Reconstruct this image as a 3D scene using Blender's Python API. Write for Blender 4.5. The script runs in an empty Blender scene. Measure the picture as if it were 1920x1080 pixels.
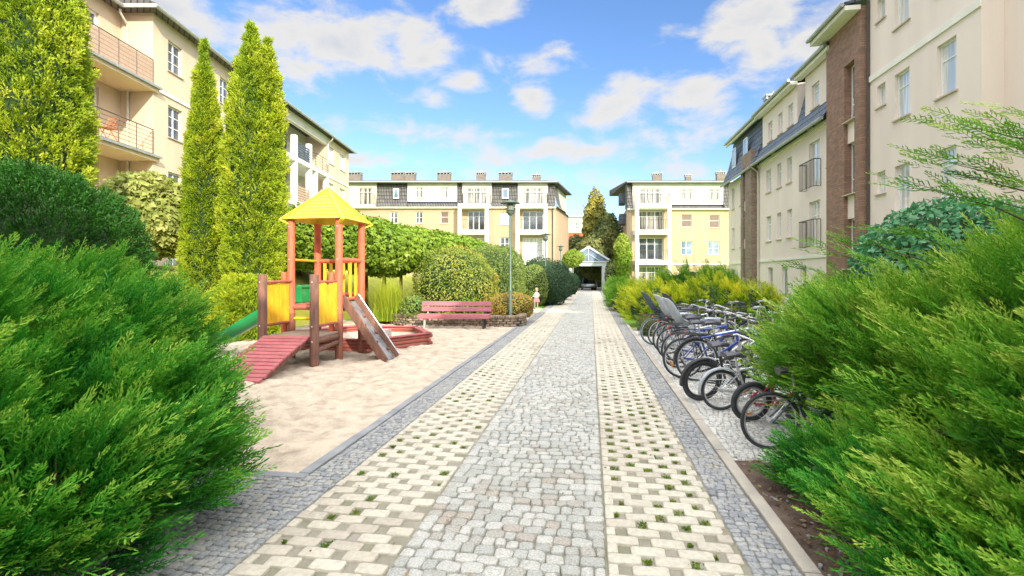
import bpy, bmesh, math, random
import numpy as np
from mathutils import Vector, Matrix
random.seed(5); RNG = np.random.default_rng(7)
R = math.radians
scene = bpy.context.scene
# ------------------------------------------------ camera, world, sun, exposure
FPX, HOR, CAMH = 950.0, 517.0, 1.65
YAW = math.atan(148/950)
SA, CA = math.sin(YAW), math.cos(YAW)
cam_d = bpy.data.cameras.new('camera'); cam = bpy.data.objects.new('camera', cam_d)
scene.collection.objects.link(cam)
cam.location = (0, 0, CAMH); cam.rotation_euler = (R(90), 0, YAW)
cam_d.sensor_width = 36; cam_d.lens = 36*FPX/1920
cam_d.shift_y = -(540-HOR)/1920
cam_d.clip_start = 0.05; cam_d.clip_end = 2000
scene.camera = cam
SUN_AZ, SUN_EL = 34, 26            # azimuth to the right of straight behind the camera
w = bpy.data.worlds.new("World"); scene.world = w; w.use_nodes = True
nt = w.node_tree; nt.nodes.clear()
def N(t, **k):
    n = nt.nodes.new(t)
    for a, b in k.items(): setattr(n, a, b)
    return n
def mth(op, a, b=None, clamp=False):
    n = N('ShaderNodeMath', operation=op, use_clamp=clamp)
    for i, x in enumerate((a, b)):
        if x is None: continue
        if isinstance(x, (int, float)): n.inputs[i].default_value = x
        else: nt.links.new(x, n.inputs[i])
    return n.outputs[0]
sky = N('ShaderNodeTexSky', sky_type='NISHITA', sun_disc=False, sun_elevation=R(SUN_EL), sun_rotation=R(180-SUN_AZ))
sky.air_density = 1.0; sky.dust_density = 0.6; sky.ozone_density = 2.5
tc = N('ShaderNodeTexCoord'); sep = N('ShaderNodeSeparateXYZ'); nt.links.new(tc.outputs['Generated'], sep.inputs[0])
az = mth('ARCTAN2', sep.outputs[0], sep.outputs[1]); el = mth('ARCSINE', sep.outputs[2])
uv = N('ShaderNodeCombineXYZ'); nt.links.new(az, uv.inputs[0]); nt.links.new(el, uv.inputs[1])
sc1 = N('ShaderNodeVectorMath', operation='MULTIPLY'); sc1.inputs[1].default_value = (1.0, 1.9, 1)
nt.links.new(uv.outputs[0], sc1.inputs[0])
fb = N('ShaderNodeTexNoise'); fb.inputs['Scale'].default_value = 8.5; fb.inputs['Detail'].default_value = 9; fb.inputs['Roughness'].default_value = .58
fb.inputs['Distortion'].default_value = .25
nt.links.new(sc1.outputs[0], fb.inputs['Vector'])
fb2 = N('ShaderNodeTexNoise'); fb2.inputs['Scale'].default_value = 3.2; fb2.inputs['Detail'].default_value = 3
nt.links.new(sc1.outputs[0], fb2.inputs['Vector'])
CLOUDS = [(640,72,200,72,1),(560,125,110,40,.9),(775,85,80,48,1),(330,25,120,45,.9),(1400,40,150,60,1),(1545,90,120,85,1),(1440,110,80,45,.8),
 (905,12,85,34,1),(875,158,48,20,.9),(1000,185,38,34,.9),(1150,195,90,48,1.05),(1300,180,72,52,1.05),(990,118,80,26,.6),(820,182,62,18,.6),
 (800,250,250,24,.62),(1090,280,290,34,.66),(1350,248,60,24,.7),(700,300,150,20,.6),(1000,335,520,30,.3),(1620,260,160,60,.7),(120,60,160,80,.8)]
tot = None
for (px, py, sx, sy, wt) in CLOUDS:
    ac = math.atan((px-960)/FPX); u0 = ac-YAW; v0 = math.atan((HOR-py)/FPX*math.cos(ac)); k = math.cos(ac)**2
    a1 = N('ShaderNodeVectorMath', operation='SUBTRACT'); a1.inputs[1].default_value = (u0, v0, 0); nt.links.new(uv.outputs[0], a1.inputs[0])
    a2 = N('ShaderNodeVectorMath', operation='MULTIPLY'); a2.inputs[1].default_value = (FPX/sx/k, FPX/sy/math.cos(ac), 0); nt.links.new(a1.outputs[0], a2.inputs[0])
    a3 = N('ShaderNodeVectorMath', operation='LENGTH'); nt.links.new(a2.outputs[0], a3.inputs[0])
    g = mth('MULTIPLY', mth('SUBTRACT', 1.25, a3.outputs['Value']), wt)
    tot = g if tot is None else mth('MAXIMUM', tot, g)
# clouds over the unseen sky from broad noise, cover raised to whiten the shade
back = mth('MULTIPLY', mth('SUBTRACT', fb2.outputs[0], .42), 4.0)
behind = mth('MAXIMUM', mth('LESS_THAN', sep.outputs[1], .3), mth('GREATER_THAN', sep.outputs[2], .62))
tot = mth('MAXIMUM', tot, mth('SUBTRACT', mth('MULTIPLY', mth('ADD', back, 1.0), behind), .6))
dens = mth('ADD', mth('MAXIMUM', tot, -1.0), mth('MULTIPLY', mth('SUBTRACT', fb.outputs[0], .5), 3.4))
mr = N('ShaderNodeMapRange', interpolation_type='SMOOTHSTEP'); nt.links.new(dens, mr.inputs[0])
mr.inputs[1].default_value = .02; mr.inputs[2].default_value = .95
mr2 = N('ShaderNodeMapRange', interpolation_type='SMOOTHSTEP'); nt.links.new(dens, mr2.inputs[0])
mr2.inputs[1].default_value = .7; mr2.inputs[2].default_value = 2.0
ccol = N('ShaderNodeMix', data_type='RGBA'); nt.links.new(mr2.outputs[0], ccol.inputs[0])
CB = 2.6
ccol.inputs[6].default_value = (CB, CB*.965, CB*.91, 1); ccol.inputs[7].default_value = (CB*.74, CB*.77, CB*.82, 1)
satn = N('ShaderNodeHueSaturation'); satn.inputs['Saturation'].default_value = 1.15; satn.inputs['Value'].default_value = .74; satn.inputs['Hue'].default_value = .507
nt.links.new(sky.outputs[0], satn.inputs['Color'])
cm = N('ShaderNodeMix', data_type='RGBA'); nt.links.new(mth('MULTIPLY', mr.outputs[0], .93), cm.inputs[0])
nt.links.new(satn.outputs[0], cm.inputs[6]); nt.links.new(ccol.outputs[2], cm.inputs[7])
# unseen clouds, mostly overhead, brightened as added fill light for the shade
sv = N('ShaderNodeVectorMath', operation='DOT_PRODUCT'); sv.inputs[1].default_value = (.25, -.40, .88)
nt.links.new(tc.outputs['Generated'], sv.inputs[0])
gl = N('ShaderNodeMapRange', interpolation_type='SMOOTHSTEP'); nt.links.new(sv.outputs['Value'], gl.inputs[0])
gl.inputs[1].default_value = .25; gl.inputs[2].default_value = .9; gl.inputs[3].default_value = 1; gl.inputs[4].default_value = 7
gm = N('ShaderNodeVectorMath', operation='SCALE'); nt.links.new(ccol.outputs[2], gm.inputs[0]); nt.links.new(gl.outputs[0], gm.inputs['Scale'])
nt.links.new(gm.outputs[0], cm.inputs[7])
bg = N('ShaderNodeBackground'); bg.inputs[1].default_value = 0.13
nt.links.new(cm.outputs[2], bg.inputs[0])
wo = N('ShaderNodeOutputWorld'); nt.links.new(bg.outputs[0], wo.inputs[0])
w.cycles.sampling_method = 'MANUAL'; w.cycles.sample_map_resolution = 512
sd = bpy.data.lights.new('sun', 'SUN'); sun = bpy.data.objects.new('sun', sd); scene.collection.objects.link(sun)
sd.energy = 2.3; sd.angle = R(.5); sd.color = (1, .90, .72)
sdir = Vector((-math.sin(R(SUN_AZ))*math.cos(R(SUN_EL)), math.cos(R(SUN_AZ))*math.cos(R(SUN_EL)), -math.sin(R(SUN_EL))))
sun.rotation_euler = sdir.to_track_quat('-Z', 'Y').to_euler(); sun.location = (10, -20, 30)
scene.view_settings.view_transform = 'Standard'; scene.view_settings.look = 'None'
scene.view_settings.exposure = 1.4; scene.view_settings.gamma = 1
scene.render.engine = 'CYCLES'
scene.cycles.max_bounces = 6; scene.cycles.diffuse_bounces = 3; scene.cycles.glossy_bounces = 2
scene.cycles.transmission_bounces = 3; scene.cycles.transparent_max_bounces = 4
scene.cycles.use_denoising = True
# ------------------------------------------------ helpers
COL = scene.collection
def LD(L, D, z=0): return Vector((-D*SA+L*CA, D*CA+L*SA, z))
def at(px, py, D): return LD((px-960)/FPX*D, D, CAMH+(HOR-py)*D/FPX)
def gnd(px, py, z=0):
    D = FPX*(CAMH-z)/(py-HOR); return LD((px-960)/FPX*D, D, z)
def tag(o, label=None, cat=None, group=None, kind=None):
    if label: o['label'] = label
    if cat: o['category'] = cat
    if group: o['group'] = group
    if kind: o['kind'] = kind
    return o
def empty(name, loc, label=None, cat=None, group=None, rz=0):
    o = bpy.data.objects.new(name, None); COL.objects.link(o); o.location = loc; o.rotation_euler = (0, 0, rz)
    o.empty_display_size = .2
    return tag(o, label, cat, group)
def rootloc(p):
    while p is not None and p.parent is not None: p = p.parent
    return Vector((0, 0, 0)) if p is None else p.location.copy()
def smooth(me): me.polygons.foreach_set('use_smooth', np.ones(len(me.polygons), dtype=bool))
class MB:
    """collects shapes in world coordinates; build() links them as ONE mesh object"""
    def __init__(s): s.v = []; s.f = []
    def add(s, vs, fs):
        b = len(s.v); s.v += [tuple(x) for x in vs]; s.f += [tuple(b+i for i in f) for f in fs]; return s
    def hexa(s, p):   # p: 4 bottom (ccw), 4 top
        return s.add(p, [(3,2,1,0),(4,5,6,7),(0,1,5,4),(1,2,6,5),(2,3,7,6),(3,0,4,7)])
    def box(s, a, b):
        x0,y0,z0 = a; x1,y1,z1 = b
        return s.hexa([(x0,y0,z0),(x1,y0,z0),(x1,y1,z0),(x0,y1,z0),(x0,y0,z1),(x1,y0,z1),(x1,y1,z1),(x0,y1,z1)])
    def obox(s, c, ax, ay, az, sx, sy, sz, bev=0):
        c = Vector(c); ax = Vector(ax).normalized()*sx/2; ay = Vector(ay).normalized()*sy/2; az = Vector(az).normalized()*sz/2
        return s.hexa([c-ax-ay-az, c+ax-ay-az, c+ax+ay-az, c-ax+ay-az, c-ax-ay+az, c+ax-ay+az, c+ax+ay+az, c-ax+ay+az])
    def beam(s, p, q, wd, ht, up=(0,0,1)):
        p = Vector(p); q = Vector(q); d = (q-p); side = d.cross(Vector(up)).normalized(); u = side.cross(d).normalized()
        return s.obox((p+q)/2, d, side, u, d.length, wd, ht)
    def tube(s, pts, r, n=8, cap=True):
        pts = [Vector(p) for p in pts]; m = len(pts)
        rs = r if isinstance(r, (list, tuple)) else [r]*m
        t0 = (pts[1]-pts[0]).normalized(); ref = Vector((0,0,1)) if abs(t0.z) < .9 else Vector((1,0,0))
        nx = t0.cross(ref).normalized(); vs = []; fs = []
        for i, p in enumerate(pts):
            t = (pts[min(i+1, m-1)]-pts[max(i-1, 0)]).normalized()
            nx = (nx-t*nx.dot(t)).normalized(); ny = t.cross(nx)
            for k in range(n):
                a = 2*math.pi*k/n; vs.append(p+(nx*math.cos(a)+ny*math.sin(a))*rs[i])
        for i in range(m-1):
            for k in range(n): k2 = (k+1) % n; fs.append((i*n+k, i*n+k2, (i+1)*n+k2, (i+1)*n+k))
        if cap: fs.append(tuple(range(n-1, -1, -1))); fs.append(tuple((m-1)*n+k for k in range(n)))
        return s.add(vs, fs)
    def ring(s, c, ax, RR, r, n=32, m=8, a0=0, a1=2*math.pi):
        c = Vector(c); ax = Vector(ax).normalized(); ref = Vector((0,0,1)) if abs(ax.z) < .9 else Vector((1,0,0))
        e1 = ax.cross(ref).normalized(); e2 = ax.cross(e1); full = abs(a1-a0-2*math.pi) < 1e-6
        cnt = n if full else n+1; vs = []; fs = []
        for i in range(cnt):
            a = a0+(a1-a0)*i/n; d = e1*math.cos(a)+e2*math.sin(a)
            for k in range(m):
                b = 2*math.pi*k/m; vs.append(c+d*(RR+r*math.cos(b))+ax*r*math.sin(b))
        for i in range(n if full else n):
            i2 = (i+1) % cnt
            for k in range(m): k2 = (k+1) % m; fs.append((i*m+k, i2*m+k, i2*m+k2, i*m+k2))
        return s.add(vs, fs)
    def lathe(s, c, prof, n=16):   # prof (r,z)
        c = Vector(c); vs = []; fs = []
        for r, z in prof:
            for k in range(n): a = 2*math.pi*k/n; vs.append(c+Vector((r*math.cos(a), r*math.sin(a), z)))
        for i in range(len(prof)-1):
            for k in range(n): k2 = (k+1) % n; fs.append((i*n+k, i*n+k2, (i+1)*n+k2, (i+1)*n+k))
        fs.append(tuple(range(n-1, -1, -1))); fs.append(tuple((len(prof)-1)*n+k for k in range(n)))
        return s.add(vs, fs)
    def ball(s, c, rad, n=12, m=8):
        rx, ry, rz = rad if isinstance(rad, (tuple, list)) else (rad,)*3
        prof = []; vs = []; fs = []
        for i in range(m+1):
            t = math.pi*(i+.02)/(m+.04); 
            for k in range(n):
                a = 2*math.pi*k/n; vs.append((c[0]+rx*math.sin(t)*math.cos(a), c[1]+ry*math.sin(t)*math.sin(a), c[2]-rz*math.cos(t)))
        for i in range(m):
            for k in range(n): k2 = (k+1) % n; fs.append((i*n+k, i*n+k2, (i+1)*n+k2, (i+1)*n+k))
        return s.add(vs, fs)
    def poly_prism(s, pts, z0, z1):
        n = len(pts); vs = [(p[0], p[1], z0) for p in pts]+[(p[0], p[1], z1) for p in pts]
        fs = [tuple(range(n-1, -1, -1)), tuple(range(n, 2*n))]+[(i, (i+1) % n, n+(i+1) % n, n+i) for i in range(n)]
        return s.add(vs, fs)
    def build(s, name, mat, parent=None, sm=False, bevel=0, label=None):
        me = bpy.data.meshes.new(name); o3 = rootloc(parent)
        me.from_pydata([(x-o3.x, y-o3.y, z-o3.z) for x, y, z in s.v], [], s.f); me.update()
        if sm: smooth(me)
        o = bpy.data.objects.new(name, me); COL.objects.link(o)
        if mat: me.materials.append(mat)
        if parent: o.parent = parent
        if sm:
            try: me.set_sharp_from_angle(angle=R(40))
            except Exception: pass
        if bevel:
            b = o.modifiers.new('bevel', 'BEVEL'); b.width = bevel; b.segments = 2; b.limit_method = 'ANGLE'
        if label: o['label'] = label
        return o
def np_mesh(name, V, Q, mat, parent=None, tint=None, tris=False):
    """V (n,3) world coords, Q (m,k) faces of equal size; tint: per-vertex 0..1 attribute"""
    o3 = rootloc(parent); V = np.asarray(V, dtype=np.float32)-np.array([o3.x, o3.y, o3.z], dtype=np.float32)
    k = Q.shape[1]; me = bpy.data.meshes.new(name)
    me.vertices.add(len(V)); me.vertices.foreach_set('co', V.ravel())
    me.loops.add(Q.size); me.loops.foreach_set('vertex_index', Q.astype(np.int32).ravel())
    me.polygons.add(len(Q)); me.polygons.foreach_set('loop_start', np.arange(0, Q.size, k, dtype=np.int32))
    me.update(calc_edges=True)
    if tint is not None:
        a = me.attributes.new('tint', 'FLOAT', 'POINT'); a.data.foreach_set('value', np.asarray(tint, dtype=np.float32).ravel())
    if mat: me.materials.append(mat)
    o = bpy.data.objects.new(name, me); COL.objects.link(o)
    if parent: o.parent = parent
    return o
_perm = RNG.random(65536)
def vnoise(P, s=1.0, seed=0):
    P = np.asarray(P, dtype=np.float64)*s+seed*17.3+500; i = np.floor(P).astype(np.int64); f = P-i; f = f*f*(3-2*f)
    def h(a, b, c): return _perm[(a*7349+b*3163+c*9781+seed*131) & 65535]
    x, y, z = i[:,0], i[:,1], i[:,2]; fx, fy, fz = f[:,0], f[:,1], f[:,2]
    def l(a, b, t): return a+(b-a)*t
    return l(l(l(h(x,y,z),h(x+1,y,z),fx), l(h(x,y+1,z),h(x+1,y+1,z),fx), fy),
             l(l(h(x,y,z+1),h(x+1,y,z+1),fx), l(h(x,y+1,z+1),h(x+1,y+1,z+1),fx), fy), fz)
# ------------------------------------------------ materials
def mat(name, c1, c2=None, scale=4, rough=.7, bump=0, bscale=None, metal=0, detail=5, stretch=(1,1,1), coat=0, spec=.5, tint=None, transl=0, ramp=(.35,.65), world=True):
    m = bpy.data.materials.new(name); m.use_nodes = True; t = m.node_tree; b = t.nodes['Principled BSDF']
    b.inputs['Roughness'].default_value = rough; b.inputs['Metallic'].default_value = metal
    b.inputs['Specular IOR Level'].default_value = spec; b.inputs['Coat Weight'].default_value = coat
    if c2 is None: c2 = tuple(x*.8 for x in c1)
    co = t.nodes.new('ShaderNodeTexCoord'); mp = t.nodes.new('ShaderNodeMapping'); mp.inputs['Scale'].default_value = stretch
    t.links.new(co.outputs['Object'], mp.inputs[0])
    n = t.nodes.new('ShaderNodeTexNoise'); n.inputs['Scale'].default_value = scale; n.inputs['Detail'].default_value = detail
    t.links.new(mp.outputs[0], n.inputs['Vector'])
    cr = t.nodes.new('ShaderNodeValToRGB'); cr.color_ramp.elements[0].position = ramp[0]; cr.color_ramp.elements[1].position = ramp[1]
    cr.color_ramp.elements[0].color = (*c1, 1); cr.color_ramp.elements[1].color = (*c2, 1)
    t.links.new(n.outputs[0], cr.inputs[0]); out = cr.outputs[0]
    if tint:      # list of colours along the per-vertex tint attribute, multiplied by mild noise
        at_ = t.nodes.new('ShaderNodeAttribute'); at_.attribute_name = 'tint'
        r2 = t.nodes.new('ShaderNodeValToRGB'); el_ = r2.color_ramp.elements
        for i, (p, c) in enumerate(tint):
            e = el_[i] if i < 2 else el_.new(p)
            e.position = p; e.color = (*c, 1)
        t.links.new(at_.outputs['Fac'], r2.inputs[0])
        mx = t.nodes.new('ShaderNodeMix'); mx.data_type = 'RGBA'; mx.blend_type = 'MULTIPLY'; mx.inputs[0].default_value = 1
        t.links.new(r2.outputs[0], mx.inputs[6]); t.links.new(out, mx.inputs[7]); out = mx.outputs[2]
    t.links.new(out, b.inputs['Base Color'])
    if bump:
        n2 = t.nodes.new('ShaderNodeTexNoise'); n2.inputs['Scale'].default_value = bscale or scale*8; n2.inputs['Detail'].default_value = 6
        t.links.new(mp.outputs[0], n2.inputs['Vector'])
        bp = t.nodes.new('ShaderNodeBump'); bp.inputs['Strength'].default_value = bump; bp.inputs['Distance'].default_value = .02
        t.links.new(n2.outputs[0], bp.inputs['Height']); t.links.new(bp.outputs[0], b.inputs['Normal'])
    if transl:
        tr = t.nodes.new('ShaderNodeBsdfTranslucent'); ms = t.nodes.new('ShaderNodeMixShader'); ms.inputs[0].default_value = transl
        t.links.new(out, tr.inputs[0]); t.links.new(b.outputs[0], ms.inputs[1]); t.links.new(tr.outputs[0], ms.inputs[2])
        t.links.new(ms.outputs[0], t.nodes['Material Output'].inputs[0])
    return m
W1 = (1, 1, 1); W2 = (.8, .8, .8)
def leafmat(name, cols, transl=.3, rough=.55):
    n = len(cols); tint = [(i/(n-1), c) for i, c in enumerate(cols)]
    if n > 2: tint = [tint[0], tint[-1]]+tint[1:-1]
    return mat(name, W1, (.82, .85, .8), scale=1.2, rough=rough, tint=tint, transl=transl, spec=.3)
def brickmat(name, c1, c2, mortar, bw, bh, msize=.012, axis='XZ', bump=.5, rough=.85, off=.5):
    m = mat(name, c1, c2, rough=rough); t = m.node_tree; b = t.nodes['Principled BSDF']
    co = t.nodes['Texture Coordinate']; sp = t.nodes.new('ShaderNodeSeparateXYZ'); t.links.new(co.outputs['Object'], sp.inputs[0])
    cb = t.nodes.new('ShaderNodeCombineXYZ')
    if axis == 'XZ':
        ad = t.nodes.new('ShaderNodeMath'); ad.operation = 'ADD'; t.links.new(sp.outputs[0], ad.inputs[0]); t.links.new(sp.outputs[1], ad.inputs[1])
        t.links.new(ad.outputs[0], cb.inputs[0]); t.links.new(sp.outputs[2], cb.inputs[1])
    else:
        t.links.new(sp.outputs[0], cb.inputs[0]); t.links.new(sp.outputs[1], cb.inputs[1])
    br = t.nodes.new('ShaderNodeTexBrick'); br.inputs['Scale'].default_value = 1; br.inputs['Brick Width'].default_value = bw
    br.inputs['Row Height'].default_value = bh; br.inputs['Mortar Size'].default_value = msize; br.inputs['Mortar Smooth'].default_value = .2
    br.offset = off
    br.inputs['Color1'].default_value = (*c1, 1); br.inputs['Color2'].default_value = (*c2, 1); br.inputs['Mortar'].default_value = (*mortar, 1)
    t.links.new(cb.outputs[0], br.inputs['Vector'])
    mx = t.nodes.new('ShaderNodeMix'); mx.data_type = 'RGBA'; mx.blend_type = 'MULTIPLY'; mx.inputs[0].default_value = .6
    cr = t.nodes['Color Ramp']; cr.color_ramp.elements[0].color = (1,1,1,1); cr.color_ramp.elements[1].color = (.65,.65,.65,1)
    t.links.new(br.outputs[0], mx.inputs[6]); t.links.new(cr.outputs[0], mx.inputs[7]); t.links.new(mx.outputs[2], b.inputs['Base Color'])
    bp = t.nodes.new('ShaderNodeBump'); bp.inputs['Strength'].default_value = bump; bp.inputs['Distance'].default_value = .02; bp.invert = True
    t.links.new(br.outputs['Fac'], bp.inputs['Height']); t.links.new(bp.outputs[0], b.inputs['Normal'])
    return m
M = {}
M['stucco'] = mat('cream_render', (.84,.72,.655), (.77,.655,.595), scale=.9, stretch=(1,1,.22), rough=.9, bump=.25, bscale=60)
M['stucco_y'] = mat('yellow_render', (.48,.35,.235), (.41,.30,.20), scale=.9, stretch=(1,1,.22), rough=.9, bump=.2, bscale=60)
M['stucco_w'] = mat('white_render', (.62,.59,.51), (.55,.525,.455), scale=.9, stretch=(1,1,.22), rough=.9, bump=.2, bscale=60)
M['stucco_l'] = mat('warm_render', (.68,.545,.40), (.60,.48,.35), scale=.9, stretch=(1,1,.22), rough=.9, bump=.25, bscale=60)
M['white'] = mat('white_paint', (.82,.82,.80), (.76,.76,.74), scale=6, rough=.4)
M['belt'] = mat('belt_paint', (.84,.80,.73), (.78,.74,.67), scale=2, rough=.7)
M['sill'] = mat('sill_stone', (.55,.45,.36), (.46,.38,.31), scale=8, rough=.8)
def glassmat(name, dark, light, fold=0):
    m = mat(name, dark, light, scale=.9, rough=.06, coat=.6, spec=.8, detail=2, ramp=(.42,.58)); t = m.node_tree
    if fold:
        t.nodes['Mapping'].inputs['Scale'].default_value = (9, 9, .4)
    return m
M['glass_dark'] = glassmat('window_glass', (.03,.04,.05), (.10,.12,.14))
M['glass_blue'] = glassmat('window_glass_open', (.10,.16,.25), (.2,.28,.38))
M['glass_curt'] = glassmat('window_glass_curtain', (.45,.47,.48), (.70,.70,.68), fold=1)
M['glass_mix'] = glassmat('window_glass_half_curtain', (.06,.07,.07), (.36,.34,.30), fold=1)
M['blind'] = mat('window_blind', (.17,.11,.08), (.13,.09,.07), scale=3, rough=.5)
M['slate'] = brickmat('slate_tiles', (.13,.15,.18), (.09,.11,.14), (.03,.035,.04), .3, .33, .02, bump=1)
M['tile'] = brickmat('grey_roof_tiles', (.17,.165,.16), (.125,.12,.118), (.04,.04,.04), .30, .38, .035, bump=1, off=0)
M['tile_dark'] = brickmat('blue_grey_roof_tiles', (.20,.25,.33), (.15,.19,.26), (.04,.05,.06), .28, .34, .03, bump=1, off=0)
M['gutter'] = mat('zinc_gutter', (.42,.43,.41), (.33,.35,.33), scale=5, rough=.45, metal=.3)
M['pipe'] = mat('downpipe', (.62,.58,.50), (.52,.49,.43), scale=5, rough=.5)
M['brick'] = brickmat('brown_clinker_brick', (.36,.21,.15), (.27,.155,.11), (.20,.13,.10), .36, .085, .008, bump=.4)
M['brick_red'] = brickmat('grey_brown_brick', (.33,.22,.16), (.22,.15,.11), (.30,.26,.22), .26, .085, .012, bump=.5)
M['chimney'] = brickmat('chimney_brick', (.24,.20,.17), (.18,.15,.13), (.26,.23,.2), .26, .085, .012, bump=.4)
M['iron'] = mat('dark_iron', (.07,.07,.07), (.11,.09,.08), scale=12, rough=.5, metal=.4)
M['rail_light'] = mat('brown_steel_rail', (.16,.13,.11), (.11,.09,.08), scale=9, rough=.45, metal=.5)
M['reed'] = mat('reed_screen', (.62,.45,.33), (.42,.28,.2), scale=14, rough=.9, stretch=(8,8,.7), bump=.6)
M['balc_under'] = mat('balcony_soffit', (.78,.62,.44), (.7,.55,.38), scale=1, rough=.9)
M['concrete'] = mat('concrete', (.45,.43,.40), (.34,.33,.31), scale=3, rough=.9, bump=.4, bscale=80)
M['kerb'] = mat('kerb_concrete', (.50,.45,.38), (.37,.34,.30), scale=2.5, rough=.92, bump=.5, bscale=90)
M['kerb_g'] = mat('grey_kerb', (.30,.31,.32), (.22,.23,.25), scale=3, rough=.9, bump=.5, bscale=90)
M['red_wood'] = mat('red_painted_wood', (.42,.13,.10), (.33,.10,.08), scale=5, rough=.6, stretch=(1,1,1), bump=.4, bscale=30)
M['ramp_wood'] = mat('ramp_red_wood', (.46,.13,.14), (.36,.10,.11), scale=6, rough=.6, bump=.4, bscale=40)
M['orange_wood'] = mat('orange_post_paint', (.72,.17,.09), (.42,.11,.07), ramp=(.5,.68), scale=5, rough=.5, stretch=(3,3,.7), bump=.5, bscale=18)
M['brown_wood'] = mat('weathered_brown_wood', (.26,.12,.08), (.13,.075,.06), scale=4, rough=.8, stretch=(6,6,.8), bump=.6, bscale=20)
M['yellow_wood'] = mat('yellow_paint', (.85,.55,.03), (.72,.42,.025), scale=4, rough=.45, stretch=(2,2,1), bump=.25, bscale=25)
M['roof_yellow'] = mat('yellow_roof_paint', (.88,.70,.05), (.70,.50,.04), scale=3.5, rough=.5, bump=.25, bscale=25)
M['deck'] = mat('bare_deck_planks', (.42,.34,.27), (.28,.22,.18), scale=5, rough=.9, stretch=(1,8,1), bump=.6)
M['green_pl'] = mat('green_plastic', (.02,.32,.10), (.02,.26,.08), scale=2, rough=.3, coat=.3)
M['slide_grey'] = mat('worn_steel_sheet', (.50,.50,.50), (.30,.30,.31), scale=4, rough=.35, metal=.6, ramp=(.45,.6))
M['lamp_green'] = mat('lamp_post_paint', (.10,.17,.16), (.14,.20,.19), scale=8, rough=.45, metal=.3)
M['lamp_glass'] = mat('lamp_glass', (.55,.56,.52), (.45,.46,.43), scale=6, rough=.2)
M['bench'] = mat('bench_red_boards', (.42,.14,.16), (.34,.10,.12), scale=3, rough=.45, stretch=(.5,6,6), bump=.3, bscale=20)
M['wallbrick'] = mat('low_wall_brick', (.36,.30,.24), (.20,.17,.15), scale=7, rough=.9, bump=.6, tint=[(0,(.8,.7,.62)),(1,(1.25,1.15,1.0))])
M['mortar'] = mat('mortar', (.07,.065,.06), (.05,.045,.04), scale=9, rough=.95)
M['grass'] = mat('lawn', (.13,.33,.02), (.22,.40,.03), scale=1.4, rough=.9, bump=1, bscale=90)
M['grass_y'] = mat('dry_lawn', (.46,.45,.07), (.34,.38,.05), scale=1.6, rough=.95, bump=1, bscale=60)
M['soil'] = mat('soil', (.09,.06,.045), (.16,.11,.08), scale=9, rough=.95, bump=1, bscale=60)
M['joint'] = mat('joint_soil', (.36,.33,.28), (.24,.235,.16), scale=2.5, rough=.95, bump=.8, bscale=120)
M['sand'] = mat('sand', (.56,.47,.37), (.35,.285,.22), scale=4.5, rough=.95, bump=1, bscale=30, detail=9, ramp=(.42,.72))
M['bark'] = mat('bark', (.16,.11,.08), (.09,.065,.05), scale=9, rough=.95, stretch=(3,3,.6), bump=1, bscale=20)
SP = lambda *c: [(i/(len(c)-1), x) for i, x in enumerate(c)]
def stone(name, cols, scale=45, rough=.85, lo=.72):
    t = SP(*cols)
    if len(t) > 2: t = [t[0], t[-1]]+t[1:-1]
    return mat(name, (1,1,1), (lo,lo,lo), scale=scale, rough=rough, bump=.5, bscale=130, tint=t)
M['paver'] = stone('tan_pavers', [(.42,.37,.31),(.55,.50,.41),(.63,.59,.49),(.59,.545,.45)], 30, lo=.82)
M['sett'] = stone('granite_setts', [(.47,.42,.36),(.45,.455,.42),(.54,.54,.50),(.61,.60,.555),(.45,.475,.47)], 90, lo=.62)
M['cob_g'] = stone('dark_cobbles', [(.24,.25,.27),(.33,.345,.36),(.43,.43,.42),(.38,.36,.31)], 60, lo=.7)
M['cob_w'] = stone('pale_cobbles', [(.48,.47,.43),(.62,.61,.58),(.72,.71,.68)], 60, lo=.75)
M['rubber'] = mat('tyre_rubber', (.03,.033,.04), (.05,.055,.065), scale=20, rough=.75)
M['alu'] = mat('bright_alloy', (.72,.74,.76), (.6,.61,.63), scale=20, rough=.35, metal=.6)
M['black'] = mat('black_plastic', (.03,.03,.033), (.05,.05,.055), scale=12, rough=.45)
M['saddle_v'] = mat('saddle_vinyl', (.09,.09,.11), (.06,.06,.075), scale=9, rough=.5)
M['grey_pl'] = mat('grey_plastic', (.46,.50,.54), (.36,.40,.44), scale=6, rough=.45)
M['dgrey_pl'] = mat('dark_grey_plastic', (.08,.11,.15), (.05,.07,.10), scale=6, rough=.45)
M['orange_refl'] = mat('orange_reflector', (.9,.33,.02), (.8,.25,.02), scale=8, rough=.25)
M['red_pl'] = mat('red_plastic', (.65,.05,.04), (.5,.04,.03), scale=8, rough=.3)
M['skin'] = mat('skin', (.62,.38,.28), (.55,.33,.25), scale=6, rough=.6)
M['hair'] = mat('fair_hair', (.42,.30,.14), (.33,.22,.10), scale=20, rough=.7)
M['pink'] = mat('pink_cloth', (.70,.22,.25), (.6,.17,.2), scale=9, rough=.9)
M['cloth_w'] = mat('white_cloth', (.78,.72,.74), (.7,.64,.67), scale=9, rough=.9)
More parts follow.
